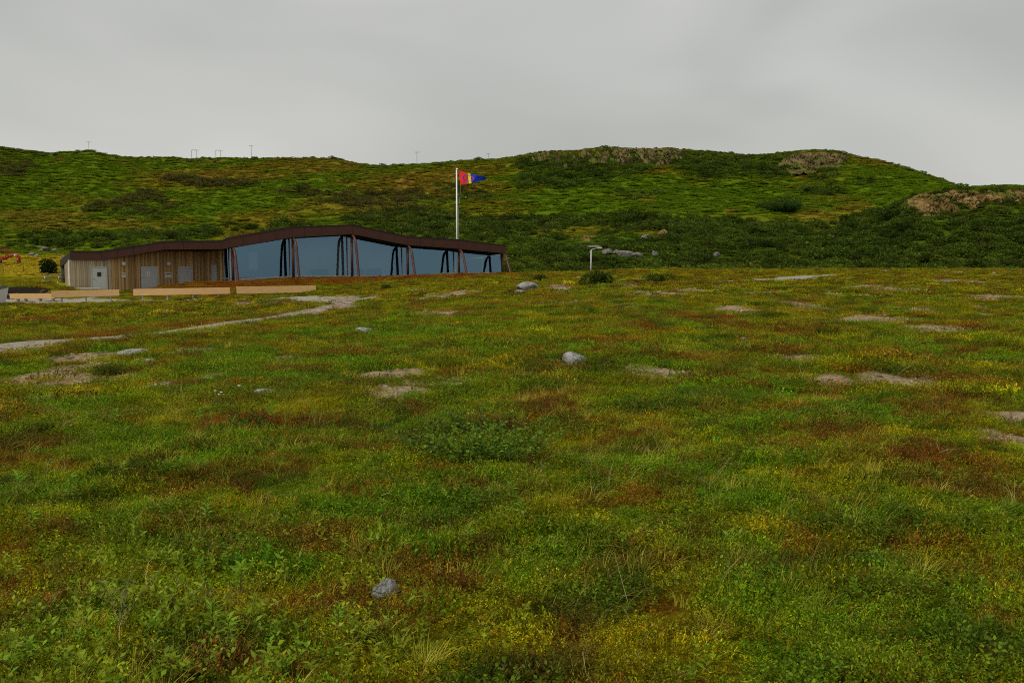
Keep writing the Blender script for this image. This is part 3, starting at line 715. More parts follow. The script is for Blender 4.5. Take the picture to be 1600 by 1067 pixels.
# ------------------------------------------------------------------ things round the building
def timber_bench(px0, px1, pyt0, pyt1, pyb0, pyb1, Y0, Y1, legs, label, end_block=None):
    a = at(px0, pyt0, Y0); b = at(px1, pyt1, Y1); a2 = at(px0, pyb0, Y0); b2 = at(px1, pyb1, Y1)
    d = (b - a); d.z = 0; L = d.length; d /= L; n = Vector((d.y, -d.x, 0)); depth = .6
    gz_ = float(height((a.x + b.x) / 2, (a.y + b.y) / 2))
    r = empty('timber_bench', ((a.x + b.x) / 2, (a.y + b.y) / 2, gz_), math.atan2(d.y, d.x)); tag(r, label, 'bench', 'long pale timber benches before the building')
    def slab(p, q, zt0, zt1, zb0, zb1, th, name):
        m = MB(); k = -n * th
        m.hexa([(p.x, p.y, zb0), (q.x, q.y, zb1), (q.x + k.x, q.y + k.y, zb1), (p.x + k.x, p.y + k.y, zb0), (p.x, p.y, zt0), (q.x, q.y, zt1), (q.x + k.x, q.y + k.y, zt1), (p.x + k.x, p.y + k.y, zt0)])
        return m.build(name, M['pale_wood'], r)
    slab(a, b, a.z, b.z, a2.z, b2.z, .09, 'front_board')
    bk = -n * (depth - .09); slab(a + bk, b + bk, a.z - .01, b.z - .01, a2.z, b2.z, .09, 'rear_board')
    ns = 4
    for i in range(ns):
        o = -n * (.1 + (depth - .2) * i / ns); m_ = slab(a + o, b + o, a.z - .005 - .002 * i, b.z - .005 - .002 * i, a.z - .05, b.z - .05, (depth - .2) / ns - .012, 'seat_plank')
    for px in legs:
        s = (px - px0) / (px1 - px0); p = a.lerp(b, s)
        for o in (.16, depth - .16):
            q = p - n * o; g = float(height(q.x, q.y)) - .12; zt = a2.z + (b2.z - a2.z) * s
            m = MB(); m.box((q.x, q.y, (g + zt + .1) / 2), (.10, .10, zt + .1 - g), math.atan2(d.y, d.x)); m.build('leg', M['grey_metal'], r)
    return r
timber_bench(15, 84, 459, 458.5, 467, 466.5, 76, 76, (25, 37, 60, 80), 'leftmost and lowest pale timber bench, partly behind the next one by the dark bank')
timber_bench(80, 186, 455, 452.5, 465, 462, 73, 74.5, (95, 133, 172), 'pale timber bench on posts over dark gaps in front of the first grey door')
timber_bench(208, 359, 451.8, 449.3, 462, 459, 75, 76.5, (222, 260, 300, 340), 'longest pale timber bench, in the middle below the brown planted slope')
timber_bench(370, 493.5, 448, 446.5, 459, 456.5, 76.5, 78.5, (386, 430, 470), 'right hand pale timber bench with grey end cap beside the gravel path')

# flagpole, flag
fp = at(714, 400, 116); g = float(height(fp.x, fp.y)); top = at(714, 266, 116)
pole = empty('flagpole', (fp.x, fp.y, g)); tag(pole, 'tall white flagpole rising behind the brown roof edge', 'flagpole')
m = MB(); m.tube([(fp.x, fp.y, g - .2), (fp.x, fp.y, top.z)], [.105, .075], 14); m.build('shaft', M['pole_white'], pole, smooth=True)
m = MB(); m.ball((top.x, top.y, top.z + .10), .13, 12, 8); m.build('finial', M['pole_white'], pole, smooth=True)
m = MB(); u = fp + Vector((.30, -.1, 0)); m.tube([at(719.3, 289, 115.9), at(719, 304, 115.9), at(716.5, 330, 116), (fp.x + .12, fp.y - .1, g + 1.2)], .014, 5); m.build('halyard', M['rope'], pole)
def flag_mat():
    m = bpy.data.materials.new('sami_flag_cloth'); m.use_nodes = True; t = m.node_tree; b = t.nodes['Principled BSDF']; b.inputs['Roughness'].default_value = .8; b.inputs['Specular IOR Level'].default_value = .1
    a = t.nodes.new('ShaderNodeAttribute'); a.attribute_name = 'col'; t.links.new(a.outputs['Color'], b.inputs['Base Color']); return m
topc = curve([(0,266.5),(.2,268.8),(.38,271),(.5,273),(.75,274.8),(.92,275.4),(1,278)]); botc = curve([(0,289.3),(.2,288),(.38,287),(.55,284.8),(.7,283.6),(.85,281.8),(1,279.5)])
nu, nv = 110, 60; me = MB(); cols = []
RED, GRN, YEL, BLU = (.85, .05, .05), (.01, .18, .05), (.90, .68, .02), (.015, .05, .55)
for i in range(nu + 1):
    u = i / nu; pxl = 716.4 + 43.5 * u
    for j in range(nv + 1):
        v = j / nv; px = pxl + (3.2 * v * (1 - u)); py = topc(u) * (1 - v) + botc(u) * v
        p_ = at(px, py, 116 - .3 + .20 * math.sin(u * 7 + v * 1.5) * u + .03 * math.sin(u * 17 + v * 4)); me.v.append(tuple(p_))
        du, dv = (u - .335) * 4.2 / 3.0, (v - .5); rr = math.hypot(du * 1.0, dv)
        c = RED if u < .285 else GRN if u < .325 else YEL if u < .42 else BLU
        if .25 < rr < .30: c = BLU if u < .335 else RED
        cols.append(c)
for i in range(nu):
    for j in range(nv):
        a = i * (nv + 1) + j; me.f.append((a, a + 1, a + nv + 2, a + nv + 1))
fl = me.build('flag', flag_mat(), None, smooth=True, cols=cols)
md = fl.modifiers.new('thickness', 'SOLIDIFY'); md.thickness = .004
tag(fl, 'red, green, yellow and blue flag with ring flying from the white flagpole', 'flag')

# street light on the moor edge
sp = at(923.5, 400, 112); g = float(height(sp.x, sp.y)); st = at(923.5, 391, 112)
sl_ = empty('street_lamp', (sp.x, sp.y, g)); tag(sl_, 'pale street lamp with a short arm, standing behind the round bush', 'street lamp')
m = MB(); m.tube([(sp.x, sp.y, g - .3), (sp.x, sp.y, st.z)], [.075, .055], 10); m.build('pole', M['white'], sl_, smooth=True)
arm = [st, st + Vector((.25, 0, .13)), st + Vector((.75, 0, .22))]; m = MB(); m.tube(arm, .045, 8); m.build('arm', M['grey_metal'], sl_)
m = MB(); e = arm[-1]; m.box((e.x + .22, e.y, e.z + .05), (.5, .2, .10), .0); m.build('lamp_head', M['white'], sl_)

# picnic table on the left
pc = ground(84, 441.5, 83.5); pt_ = empty('picnic_table', pc, .15); tag(pt_, 'dark picnic table with pale legs on the grass left of the building', 'picnic table')
k = pc.y / F; zt = at(84, 433, pc.y).z
pz = float(height(pc.x, pc.y)); W_ = 2.1
m = MB()
for i in range(5): m.box((pc.x, pc.y - .32 + .16 * i, pz + .75), (W_, .14, .04), 0)
m.build('table_top', M['grey_wood'], pt_)
for s in (-1, 1):
    m = MB(); m.box((pc.x, pc.y + s * .75, pz + .44), (W_, .26, .04), 0); m.build('seat', M['grey_wood'], pt_)
    m = MB()
    for q in (-1, 1): m.tube([(pc.x + s * .7, pc.y + q * .7, pz - .05), (pc.x + s * .7, pc.y + q * .2, pz + .73)], .05, 6)
    m.tube([(pc.x + s * .7, pc.y - .85, pz + .39), (pc.x + s * .7, pc.y + .85, pz + .39)], .04, 6); m.build('leg', M['white'], pt_)

# fence posts of the yellow meadow
for px, pyb, lab, mt_ in ((5, 427, 'rusty thin fence post at the left edge of the yellow meadow', 'rust_post'), (37, 428, 'rusty thin fence post in the middle of the yellow meadow', 'rust_post'), (63.5, 427, 'pale fence post just left of the dark round bush', 'white'), (99, 429, 'pale thin fence post at the corner of the timber gable', 'concrete')):
    p_ = ground(px, pyb, 90); m = MB(); r_ = .045
    m.tube([(p_.x, p_.y, p_.z - .2), (p_.x, p_.y, p_.z + .9)], [r_ * 1.1, r_], 8); m.tube([(p_.x, p_.y, p_.z + .9), (p_.x, p_.y, p_.z + .93)], [r_ * 1.2, r_ * .4], 8)
    tag(m.build('fence_post', M[mt_]), lab, 'fence post', 'posts of the meadow fence')

# red digger with a roof, cut by the left frame edge
dg = ground(0, 414, 110); Yd = dg.y
def q_(px, py, dy=0): return at(px, py, Yd + dy)
dig = empty('red_digger', (dg.x, dg.y, dg.z)); tag(dig, 'small red machine with open roof frame and a bent arm, at the left photo edge', 'digger')
kz = Yd / F
m = MB(); a = q_(-14, 387); m.box((a.x, a.y, a.z), (36 * kz, 26 * kz, 2.6 * kz), .25); m.build('roof', M['red_dark'], dig)
for px, dy in ((-28, 0), (8, 0), (-25, 2), (11, 2)):
    m = MB(); m.tube([q_(px, 388, dy - 1), q_(px, 406, dy - 1)], .07, 8); m.build('roof_post', M['red_paint'], dig)
m = MB(); m.tube([q_(-28, 391, -1), q_(18, 391.5, -1)], .05, 6); m.tube([q_(18, 388), q_(25, 397)], .05, 6); m.build('roof_rail', M['red_paint'], dig)
m = MB(); c = q_(-12, 404); m.box((c.x, c.y, c.z), (38 * kz, 16 * kz, 5 * kz), .1); c = q_(-20, 398); m.box((c.x, c.y, c.z), (14 * kz, 12 * kz, 8 * kz), .1); m.build('body', M['red_paint'], dig)
m = MB(); m.tube([q_(8, 404, -.4), q_(14, 401, -.5), q_(20, 399, -.6), q_(26, 399, -.7), q_(30, 402, -.7), q_(30.5, 407, -.7)], [.16, .2, .22, .26, .22, .15], 10); m.build('arm', M['red_paint'], dig, smooth=True)
m = MB(); c = q_(29.5, 409, -.7); m.box((c.x, c.y, c.z), (5 * kz, 5 * kz, 4 * kz), .3); m.build('bucket', M['red_dark'], dig)
m = MB(); c = q_(24, 398.5, -.9); m.box((c.x, c.y, c.z), (4 * kz, 1 * kz, 3 * kz), .3); m.build('decal_plate', M['white'], dig)
for s in (-1, 1):
    m = MB(); c = q_(-12, 409.5, s * 1.0)
    n_ = 16
    m.tube([(c.x - 14 * kz, c.y, c.z), (c.x + 14 * kz, c.y, c.z)], 3 * kz, 10); m.build('track', M['roof'], dig)

# white stand with dark lid at the left edge
c = at(-3, 474, 72); gzz = float(height(c.x, c.y)); st_ = empty('information_stand', (c.x, c.y, gzz)); tag(st_, 'white sloping sided box with dark lid, cut by the left photo edge', 'information stand')
k = 72 / F
m = MB(); l0, r0, l1, r1 = at(-30, 471.5, 72).x, at(2.5, 471.5, 72).x, at(-30, 452, 72).x, at(6, 452, 72).x; z0, z1 = at(0, 471.8, 72).z - .05, at(0, 451.5, 72).z
m.hexa([(l0, 71.6, z0), (r0, 71.6, z0), (r0, 72.6, z0), (l0, 72.6, z0), (l1, 71.5, z1), (r1, 71.5, z1), (r1, 72.7, z1 + .1), (l1, 72.7, z1 + .1)]); m.build('body', M['white'], st_)
m = MB(); m.hexa([(l1, 71.4, z1 + .003), (r1 + .04, 71.4, z1 + .003), (r1 + .04, 72.8, z1 + .103), (l1, 72.8, z1 + .103), (l1, 71.4, z1 + .16), (r1 - .25, 71.4, z1 + .10), (r1 - .25, 72.8, z1 + .2), (l1, 72.8, z1 + .26)]); m.build('lid', M['roof'], st_)
# gravel terrace slab near first door
m = MB(); c = on_plane(124, 450.5, -1.0); m.box((c.x, c.y, c.z - .03), (3.4, 1.2, .10), A0); tag(m.build('door_step', M['concrete']), 'flat pale doorstep slab at the left corner of the timber wing', 'step')

# power poles far beyond the ridge
def power_pole(px, pyt, pyb, Y, legs, label):
    p_ = at(px, pyb, Y); zt = at(px, pyt, Y).z; zb = min(float(height(p_.x, p_.y)), p_.z - 1)
    r = empty('power_pole', (p_.x, p_.y, zb)); tag(r, label, 'power pole', 'power poles along the ridge skyline')
    for dx in ((0,) if legs == 1 else (-1.4, 1.4)):
        m = MB(); m.tube([(p_.x + dx, p_.y, zb), (p_.x + dx, p_.y, zt)], [.11, .08], 8); m.build('pole', M['grey_wood'], r)
    w = 1.6 if legs == 1 else 2.8
    m = MB(); m.box((p_.x + (1.0 if legs == 2 else 0), p_.y, zt - .15), (w * 1.5, .12, .14), .1); m.build('crossarm', M['grey_wood'], r)
    for dx in (-1.0, 0, 1.0):
        m = MB(); m.tube([(p_.x + dx, p_.y, zt - .05), (p_.x + dx, p_.y, zt + .3)], .09, 6); m.build('insulator', M['grey_wood'], r)
power_pole(139, 222, 238, 620, 1, 'single power pole on the skyline, leftmost of all')
power_pole(303.5, 234.5, 248, 560, 2, 'double legged power pole on the skyline, the left one of a close pair')
power_pole(341, 235, 249, 590, 2, 'double legged power pole on the skyline, the right one of a close pair')
power_pole(393, 228, 249, 600, 1, 'slender single power pole just right of the two double legged ones')
power_pole(651.5, 238, 255, 620, 1, 'single power pole on the skyline just left of the flagpole')
power_pole(763, 240.5, 249, 640, 1, 'short faint power pole on the skyline just right of the flag')

# ------------------------------------------------------------------ rocks
def rock_mesh(sx, sy, sz, seed, sub=3):
    bm = bmesh.new(); bmesh.ops.create_icosphere(bm, subdivisions=sub, radius=1)
    rg = np.random.default_rng(seed); pl = rg.normal(size=(9, 3)); pl /= np.linalg.norm(pl, axis=1)[:, None]; dd = rg.uniform(.55, .85, 9)
    for v in bm.verts:
        c = np.array(v.co)
        for n, d in zip(pl, dd):
            s = c @ n
            if s > d: c = c - n * (s - d) * .9
        c = c * (1 + .06 * float(fbm(np.array(c[0] * 2.5 + seed), np.array(c[1] * 2.5 + c[2] * 1.7), 90, 3)))
        v.co = (c[0] * sx, c[1] * sy, (c[2] if c[2] < 0 else c[2] * (1 + .25 * c[0] * (seed % 3 - 1))) * sz)
    me = bpy.data.meshes.new('rock'); bm.to_mesh(me); bm.free(); return me
def rock(px, py, wpx, hpx, seed, label, name='boulder', ymin=0, sink=.35, rz=0, tilt=0):
    g = ground(px, py, ymin); s = g.y / F; hw = wpx * s / 2; hh = hpx * s
    o = link(name, rock_mesh(hw, hw * .85, hh * .75, seed), M['rock']); o.location = (g.x, g.y + hw * .3, float(height(g.x, g.y + hw * .3)) + hh * (.75 - sink - .1)); o.rotation_euler = (0, tilt, rz)
    tag(o, label, 'rock', 'grey rocks lying in the moor'); return o
rock(896, 572, 46, 22, 1, 'largest grey rock in the open middle of the moor')
rock(600, 938, 44, 34, 2, 'grey rock with dark cracks sunk in the plants nearest the viewer')
rock(570, 523, 34, 12, 3, 'pale grey rock with dark shrub behind it, below the gravel path bend')
rock(412, 619, 40, 12, 4, 'low pale rock among the grass near the left middle')
rock(205, 556, 56, 9, 5, 'flat streaked rock slab beside the curving path, the farther of two')
rock(222, 570, 40, 9, 6, 'smooth slanting grey slab beside the path, the nearer of two', rz=.3, tilt=-.12)
rock(824, 455, 36, 13, 7, 'rugged pale rock pile at the far left end of the moor top')
rock(812, 459, 20, 6, 17, 'small pale stone lying against the rugged rock pile')
rock(1163, 533, 14, 6, 8, 'small grey stone in the brown moor right of centre')
rock(244, 607, 18, 6, 9, 'small flat tan stone below the bare gravel patch on the left')
rock(1479, 444, 9, 4, 10, 'tiny pale stone near the far right of the moor')
rock(258, 491, 14, 4, 12, 'tiny pale stone on the slope below the longest bench')
rock(905, 435, 9, 3, 13, 'small brown stone left of the round bush')
rock(1384, 425, 10, 3, 14, 'small pale stone on the moor crest at the right')
rock(1553, 429, 12, 4, 15, 'pale brown stone on the moor crest near the right edge')
rock(1545, 616, 9, 4, 19, 'small stone in the red brown plants near the right edge')
for k, (px, py, w, h) in enumerate(((978, 402, 34, 8), (995, 404, 18, 7), (950, 398, 20, 6), (1024, 402, 10, 7), (930, 390, 26, 5), (962, 398, 10, 5), (1085, 405, 9, 6), (1120, 402, 10, 6), (1010, 376, 20, 6), (1300, 375, 10, 6), (70, 392, 14, 5), (85, 394, 10, 4), (48, 400, 10, 4), (56, 402, 8, 4), (64, 393, 9, 3), (98, 404, 8, 3))):
    nm = 'boulder'
    o = rock(px, py, w * 1.1, h * 1.25, 30 + k, '', nm, 150, .25)
    o.data.materials[0] = M['hill_rock']
    o['label'] = ['broadest pale slab below the middle rock outcrop', 'pale slab touching the broadest slab on its right', 'grey block left of the broadest slab', 'small grey block right of the pale slabs', 'long pale slab right behind the street lamp', 'small block behind the broadest slab', 'grey block in the dark bushes well right of the slabs', 'rightmost grey block in the dark bushes', 'grey block at the foot of the orange outcrop', 'pale block in the bushes under the right hill', 'broadest pale rock at the hill foot above the meadow', 'pale rock right of the broadest one above the meadow', 'pale rock just right of the red digger', 'small pale rock near the red digger', 'pale rock behind the broadest meadow rock', 'pale rock at the hill foot left of the gable roof'][k]
    o['group'] = 'pale rocks on the hillside'

# ------------------------------------------------------------------ cliffs: blocky rock faces standing out of the slope
def cell(x, y, seed):                # value and edge distance of jittered cells
    xi = np.floor(x); yi = np.floor(y); best = np.full(x.shape, 9.0); val = np.zeros(x.shape); sec = np.full(x.shape, 9.0)
    for dx in (-1, 0, 1):
        for dy in (-1, 0, 1):
            cx, cy = xi + dx, yi + dy; h = np.abs(np.sin(cx * 127.1 + cy * 311.7 + seed * 7.3) * 43758.5453) % 1; h2 = np.abs(np.sin(cx * 269.5 + cy * 183.3 + seed * 3.1) * 24634.6345) % 1
            d = np.hypot(x - cx - h, y - cy - h2); m = d < best; sec = np.where(m, best, np.minimum(sec, d)); val = np.where(m, (h * 7.7 + h2 * 3.3) % 1, val); best = np.where(m, d, best)
    return val, sec - best
def cliff(outline, cols, amp, seed, ymin=150, step=.45, up=1.0):
    """outline: (px, py_top, py_bottom) of the rock face on the slope"""
    o = np.array(outline, float); pxs = np.arange(o[0, 0], o[-1, 0] + .01, 1.1); nv = 46
    top = np.interp(pxs, o[:, 0], o[:, 1]); bot = np.interp(pxs, o[:, 0], o[:, 2])
    Y = np.linspace(ymin, 445, 900); X = np.zeros((nv, len(pxs))); YY = X.copy(); Z = X.copy(); E = X.copy()
    for i, px in enumerate(pxs):
        d = ray(px, 400); x = d[0] / d[1] * Y; h = base_h(x, Y); el = project(x, Y, h)[1]; cm = np.minimum.accumulate(el)
        for j in range(nv):
            v = j / (nv - 1); py = top[i] + (bot[i] - top[i]) * v; k = np.searchsorted(-cm, -py); k = min(k, int(np.argmin(el)))
            X[j, i] = x[k]; YY[j, i] = Y[k]; Z[j, i] = h[k]
            E[j, i] = min(v * 5, (1 - v) * 3, (px - pxs[0]) / 9, (pxs[-1] - px) / 9)
    # smooth the depth a little, then push blocks outwards
    E = np.clip(E + fbm(X / 6, YY / 9 + Z / 6, seed, 3) * .9 - .05, -.3, 1)
    wb = fbm(X / 2.5, Z / 2.5, seed + 5, 2) * .5; v1, e1 = cell(X / 1.7 + .15 * Z + wb, Z / 4.2 + wb, seed); v2, e2 = cell(X / .7 + wb, Z / 1.3 + wb, seed + 3)
    out = E * amp * (.55 + .8 * v1 + .35 * v2 - 1.3 * np.exp(-e1 * 9) - .5 * np.exp(-e2 * 8)) + fbm(X / 3, Z / 9, seed + 7, 4) * amp * .5 * np.clip(E, 0, 1)
    out = out - (E < 0) * .9
    YY2 = YY - out; Z2 = Z + out * .35 * up - .15
    c1, c2 = np.array(cols[0]), np.array(cols[1]); w = np.clip(.5 + .7 * (v1 - .5) + fbm(X / 5, Z / 4, seed + 1, 3) * .9, 0, 1)
    c = lerp(c1 * np.ones(X.shape + (1,)), c2, w); moss = np.maximum(sstep(.12, .42, fbm(X / 3, Z / 4, seed + 9, 4)), sstep(.35, .05, E)); c = lerp(c, np.array((.10, .135, .012)), moss * (.8 if cols is grey else .5))
    return grid_mesh('cliff', X, YY2, Z2, c, M['cliff'])
grey = ((.085, .064, .028), (.185, .138, .062)); tan = ((.13, .085, .028), (.29, .19, .072))
cliff([(818,242,248),(850,238,262),(880,237,272),(912,237,266)], grey, 2.2, 101, 300)
cliff([(903,237,254),(925,232,264),(960,230,266),(985,232,258),(1030,231,262),(1070,234,254)], grey, 2.3, 102, 300)
cliff([(1212,243,262),(1235,239,272),(1265,237,270),(1290,236,264),(1322,238,258)], grey, 2.2, 103, 300)
cliff([(1404,318,338),(1420,308,340),(1440,302,340),(1480,298,341),(1500,297,336),(1520,297,328),(1545,297,314)], tan, 2.0, 104, 150)
cliff([(1522,297,318),(1560,296,320),(1580,295,323),(1600,295,316),(1640,295,314)], tan, 1.6, 105, 150)
cliff([(886,370,375),(900,368,380),(925,367,381),(945,369,379)], tan, 1.3, 106, 150)
cliff([(940,369,381),(965,366,381),(985,366,378)], grey, 1.3, 107, 150)
cliff([(1020,364,374),(1035,360,376),(1048,363,374)], tan, 1.6, 108, 150)
cliff([(1050,352,360),(1090,352,366),(1110,354,362)], ((.10, .085, .05), (.16, .12, .07)), 1.3, 109, 150)

# ------------------------------------------------------------------ foliage sources
def leaf_mesh(name, quads, tones, m, extra=None):
    """quads: (N,4,3) leaf faces; tones: (N,3) colour multipliers"""
    q = np.asarray(quads, np.float32); n = len(q); me = bpy.data.meshes.new(name)
    me.vertices.add(n * 4); me.vertices.foreach_set('co', q.reshape(-1))
    me.loops.add(n * 4); me.loops.foreach_set('vertex_index', np.arange(n * 4, dtype=np.int32))
    me.polygons.add(n); me.polygons.foreach_set('loop_start', np.arange(0, n * 4, 4, dtype=np.int32)); me.polygons.foreach_set('loop_total', np.full(n, 4, np.int32))
    a = me.color_attributes.new('tone', 'FLOAT_COLOR', 'POINT'); c = np.ones((n, 4, 4), np.float32); c[..., :3] = np.asarray(tones)[:, None, :]; a.data.foreach_set('color', c.ravel())
    me.update(calc_edges=True); me.materials.append(m); return me
def leaf_quads(pos, dirs, length, width, rg, curl=.25):
    """pointed leaves: base, two flanks, tip"""
    n = len(pos); d = dirs / (np.linalg.norm(dirs, axis=1)[:, None] + 1e-9)
    side = np.cross(d, rg.normal(size=(n, 3)) * .5 + np.array((0, 0, 1))); side /= (np.linalg.norm(side, axis=1)[:, None] + 1e-9)
    up = np.cross(side, d); L = np.broadcast_to(np.asarray(length), (n,))[:, None]; W = np.broadcast_to(np.asarray(width), (n,))[:, None]
    mid = pos + d * L * .45 + up * L * curl * .3; tip = pos + d * L - up * L * curl * .2
    return np.stack([pos, mid - side * W / 2, tip, mid + side * W / 2], 1)
def tones(n, rg, var=.35, warm=.12):
    b = np.clip(rg.normal(1, var, n), .35, 2.0); w = rg.normal(0, warm, n); return np.stack([b * (1 + w), b, b * (1 - .5 * w)], 1)
def heath_clump(seed, R, nsp, nl, L, W, H, tv=.45):
    rg = np.random.default_rng(seed); P_, D_ = [], []
    a = rg.uniform(0, 2 * np.pi, nsp); r = R * np.sqrt(rg.uniform(0, 1, nsp))
    for i in range(nsp):
        lean = np.array((math.cos(a[i]), math.sin(a[i]), 0)) * rg.uniform(0, .8) + rg.normal(0, .25, 3) * np.array((1, 1, 0)); hh = H * rg.uniform(.45, 1.15) * (1.15 - .6 * (r[i] / R) ** 2)
        for k in range(nl):
            s = .25 + .75 * k / max(nl - 1, 1); p = np.array((math.cos(a[i]) * r[i], math.sin(a[i]) * r[i], 0)) + (lean * .6 + np.array((0, 0, 1))) * hh * s
            ang = k * 2.4 + rg.uniform(0, 1); P_.append(p); D_.append(np.array((math.cos(ang), math.sin(ang), rg.uniform(.1, 1.1))))
    P_, D_ = np.array(P_), np.array(D_); n = len(P_)
    return leaf_quads(P_, D_, L * rg.uniform(.7, 1.3, n), W * rg.uniform(.7, 1.3, n), rg), tones(n, rg, tv, .10)
def grass_tuft(seed, nb, h, w, spread, R, droop=.6):
    rg = np.random.default_rng(seed); Q, T = [], []
    for i in range(nb):
        a = rg.uniform(0, 2 * math.pi); rr = R * math.sqrt(rg.uniform()); base = np.array((math.cos(a) * rr, math.sin(a) * rr, -.01)); a2 = a + rg.normal(0, .8); o = np.array((math.cos(a2), math.sin(a2), 0)); hh = h * rg.uniform(.5, 1.15)
        side = np.array((-math.sin(a2 + .6), math.cos(a2 + .6), 0)); sp_ = spread * rg.uniform(.3, 1.3); t = rg.uniform(.7, 1.4); ws = w * rg.uniform(.7, 1.3); tn = np.array((t * rg.uniform(.9, 1.25), t, t * .9)); N = 4
        pts = [base + o * hh * sp_ * s ** 1.7 + np.array((0, 0, hh * (s - droop * s ** 3 * .45 * sp_))) for s in np.linspace(0, 1, N + 1)]
        for k in range(N):
            wa = ws * (1 - k / N) ** .7; wb = ws * max(1 - (k + 1) / N, .06) ** .7
            Q.append([pts[k] - side * wa / 2, pts[k] + side * wa / 2, pts[k + 1] + side * wb / 2, pts[k + 1] - side * wb / 2]); T.append(tn)
    return np.array(Q), np.array(T)
def source_collection(name, meshes):
    c = bpy.data.collections.new(name)
    for i, me in enumerate(meshes):
        o = bpy.data.objects.new('%s_%02d' % (name, i), me); c.objects.link(o)
    return c
def scatter(name, coll, nvar, pts, rots, scls, cols, label_cat=None):
    """one 'stuff' object: points carrying rotation, scale, colour; foliage instanced on them"""
    n = len(pts); me = bpy.data.meshes.new(name); me.vertices.add(n); me.vertices.foreach_set('co', np.asarray(pts, np.float32).ravel())
    for nm, tp, arr in (('rot', 'FLOAT_VECTOR', rots), ('scl', 'FLOAT_VECTOR', scls)):
        a = me.attributes.new(nm, tp, 'POINT'); a.data.foreach_set('vector', np.asarray(arr, np.float32).ravel())
    a = me.attributes.new('col', 'FLOAT_COLOR', 'POINT'); a.data.foreach_set('color', np.c_[cols, np.ones(n)].astype(np.float32).ravel())
    a = me.attributes.new('var', 'INT', 'POINT'); a.data.foreach_set('value', RNG.integers(0, nvar, n).astype(np.int32))
    o = link(name, me); o['kind'] = 'stuff'
    if label_cat: tag(o, *label_cat)
    ng = bpy.data.node_groups.new(name + '_nodes', 'GeometryNodeTree')
    ng.interface.new_socket('Geometry', in_out='INPUT', socket_type='NodeSocketGeometry'); ng.interface.new_socket('Geometry', in_out='OUTPUT', socket_type='NodeSocketGeometry')
    N = ng.nodes; gi = N.new('NodeGroupInput'); go = N.new('NodeGroupOutput'); ci = N.new('GeometryNodeCollectionInfo'); ci.inputs['Collection'].default_value = coll
    ci.inputs['Separate Children'].default_value = True; ci.inputs['Reset Children'].default_value = True
    ip = N.new('GeometryNodeInstanceOnPoints'); ip.inputs['Pick Instance'].default_value = True
    def at_(nm, tp):
        q = N.new('GeometryNodeInputNamedAttribute'); q.data_type = tp; q.inputs['Name'].default_value = nm; return q.outputs[0]
    L = ng.links.new; L(gi.outputs[0], ip.inputs['Points']); L(ci.outputs[0], ip.inputs['Instance']); L(at_('var', 'INT'), ip.inputs['Instance Index'])
    er = N.new('FunctionNodeEulerToRotation'); L(at_('rot', 'FLOAT_VECTOR'), er.inputs[0]); L(er.outputs[0], ip.inputs['Rotation']); L(at_('scl', 'FLOAT_VECTOR'), ip.inputs['Scale'])
    L(ip.outputs[0], go.inputs[0]); md = o.modifiers.new('scatter', 'NODES'); md.node_group = ng
    return o
def fan_points(r0, r1, dens, half=31.5):
    """random ground points in the sector that can be seen; dens per square metre"""
    a = rad(half); area = a * (r1 * r1 - r0 * r0); n = int(area * dens); r = np.sqrt(RNG.uniform(r0 * r0, r1 * r1, n)); th = RNG.uniform(-a, a, n)
    return r * np.sin(th), r * np.cos(th)
def jitter_rot(n, tilt=.2): return np.stack([RNG.normal(0, tilt, n), RNG.normal(0, tilt, n), RNG.uniform(0, 2 * np.pi, n)], 1)
def footprint(x, y):                 # inside the building or on hard things
    u = x - P0.x; v = y - P0.y; t = u * math.cos(A0) + v * math.sin(A0); b = -u * math.sin(A0) + v * math.cos(A0)
    ins = (t > -1) & (t < PT[-1] + .2) & (b > np.where(t > PT[3] + .5, GO - .75, .0)) & (b < DEPTH + .5)
    step = (t > -2) & (t < PT[3] - 1) & (b > -3.6) & (b < 1) & (t < 8)
    return ins | step

def cover(name, coll, nv, r0, r1, dens, s0, s1, zs, lift=0.0, bare_keep=.06):
    x, y = fan_points(r0, r1, dens); g, b = moor(x, y, RNG.normal(0, .17, len(x))); p = path_mask(x, y)
    keep = (RNG.uniform(0, 1, len(x)) > np.maximum(b * (1 - bare_keep), p)) & ~footprint(x, y)
    bank = ((x < -16) & (y > 74.5) & (y < 79.5) & (x < -16 - 0) & (RNG.uniform(0, 1, len(x)) < .8)) | (x < -27) & (y > 78) & (y < 83.5) & (x > -60); keep &= ~bank
    x, y, g = x[keep], y[keep], g[keep]; n = len(x); z = height(x, y) + lift
    g = g * (np.clip(RNG.normal(1, .26, n), .45, 1.8) * (1 + .45 * fbm(x / .33, y / .33, 83, 2)))[:, None] * np.array((1, 1, 1)) ; g[:, 0] *= np.clip(RNG.normal(1, .14, n), .6, 1.5)
    s = RNG.uniform(s0, s1, n) * (1 + .25 * fbm(x / 1.2, y / 1.2, 81, 2)); sz = s * zs * RNG.uniform(.6, 1.3, n) * (1.15 + 1.1 * fbm(x / .4, y / .4, 83, 2)).clip(.4, 2.2)
    return scatter(name, coll, nv, np.stack([x, y, z], 1), jitter_rot(n, .12), np.stack([s, s, sz], 1), np.clip(g, .003, .8))
near = source_collection('heath_sprigs', [leaf_mesh('heath_sprigs', *heath_clump(i, .10, 30, 6, .012, .006, .045), M['leaf']) for i in range(6)])
midc = source_collection('heath_patch', [leaf_mesh('heath_patch', *heath_clump(20 + i, .30, 70, 5, .022, .012, .07), M['leaf']) for i in range(5)])
farc = source_collection('heath_mat', [leaf_mesh('heath_mat', *heath_clump(40 + i, .5, 60, 4, .05, .03, .07), M['leaf']) for i in range(5)])
cover('heath_ground_cover', near, 6, 2.6, 13.5, 210, .75, 1.3, 1.0)
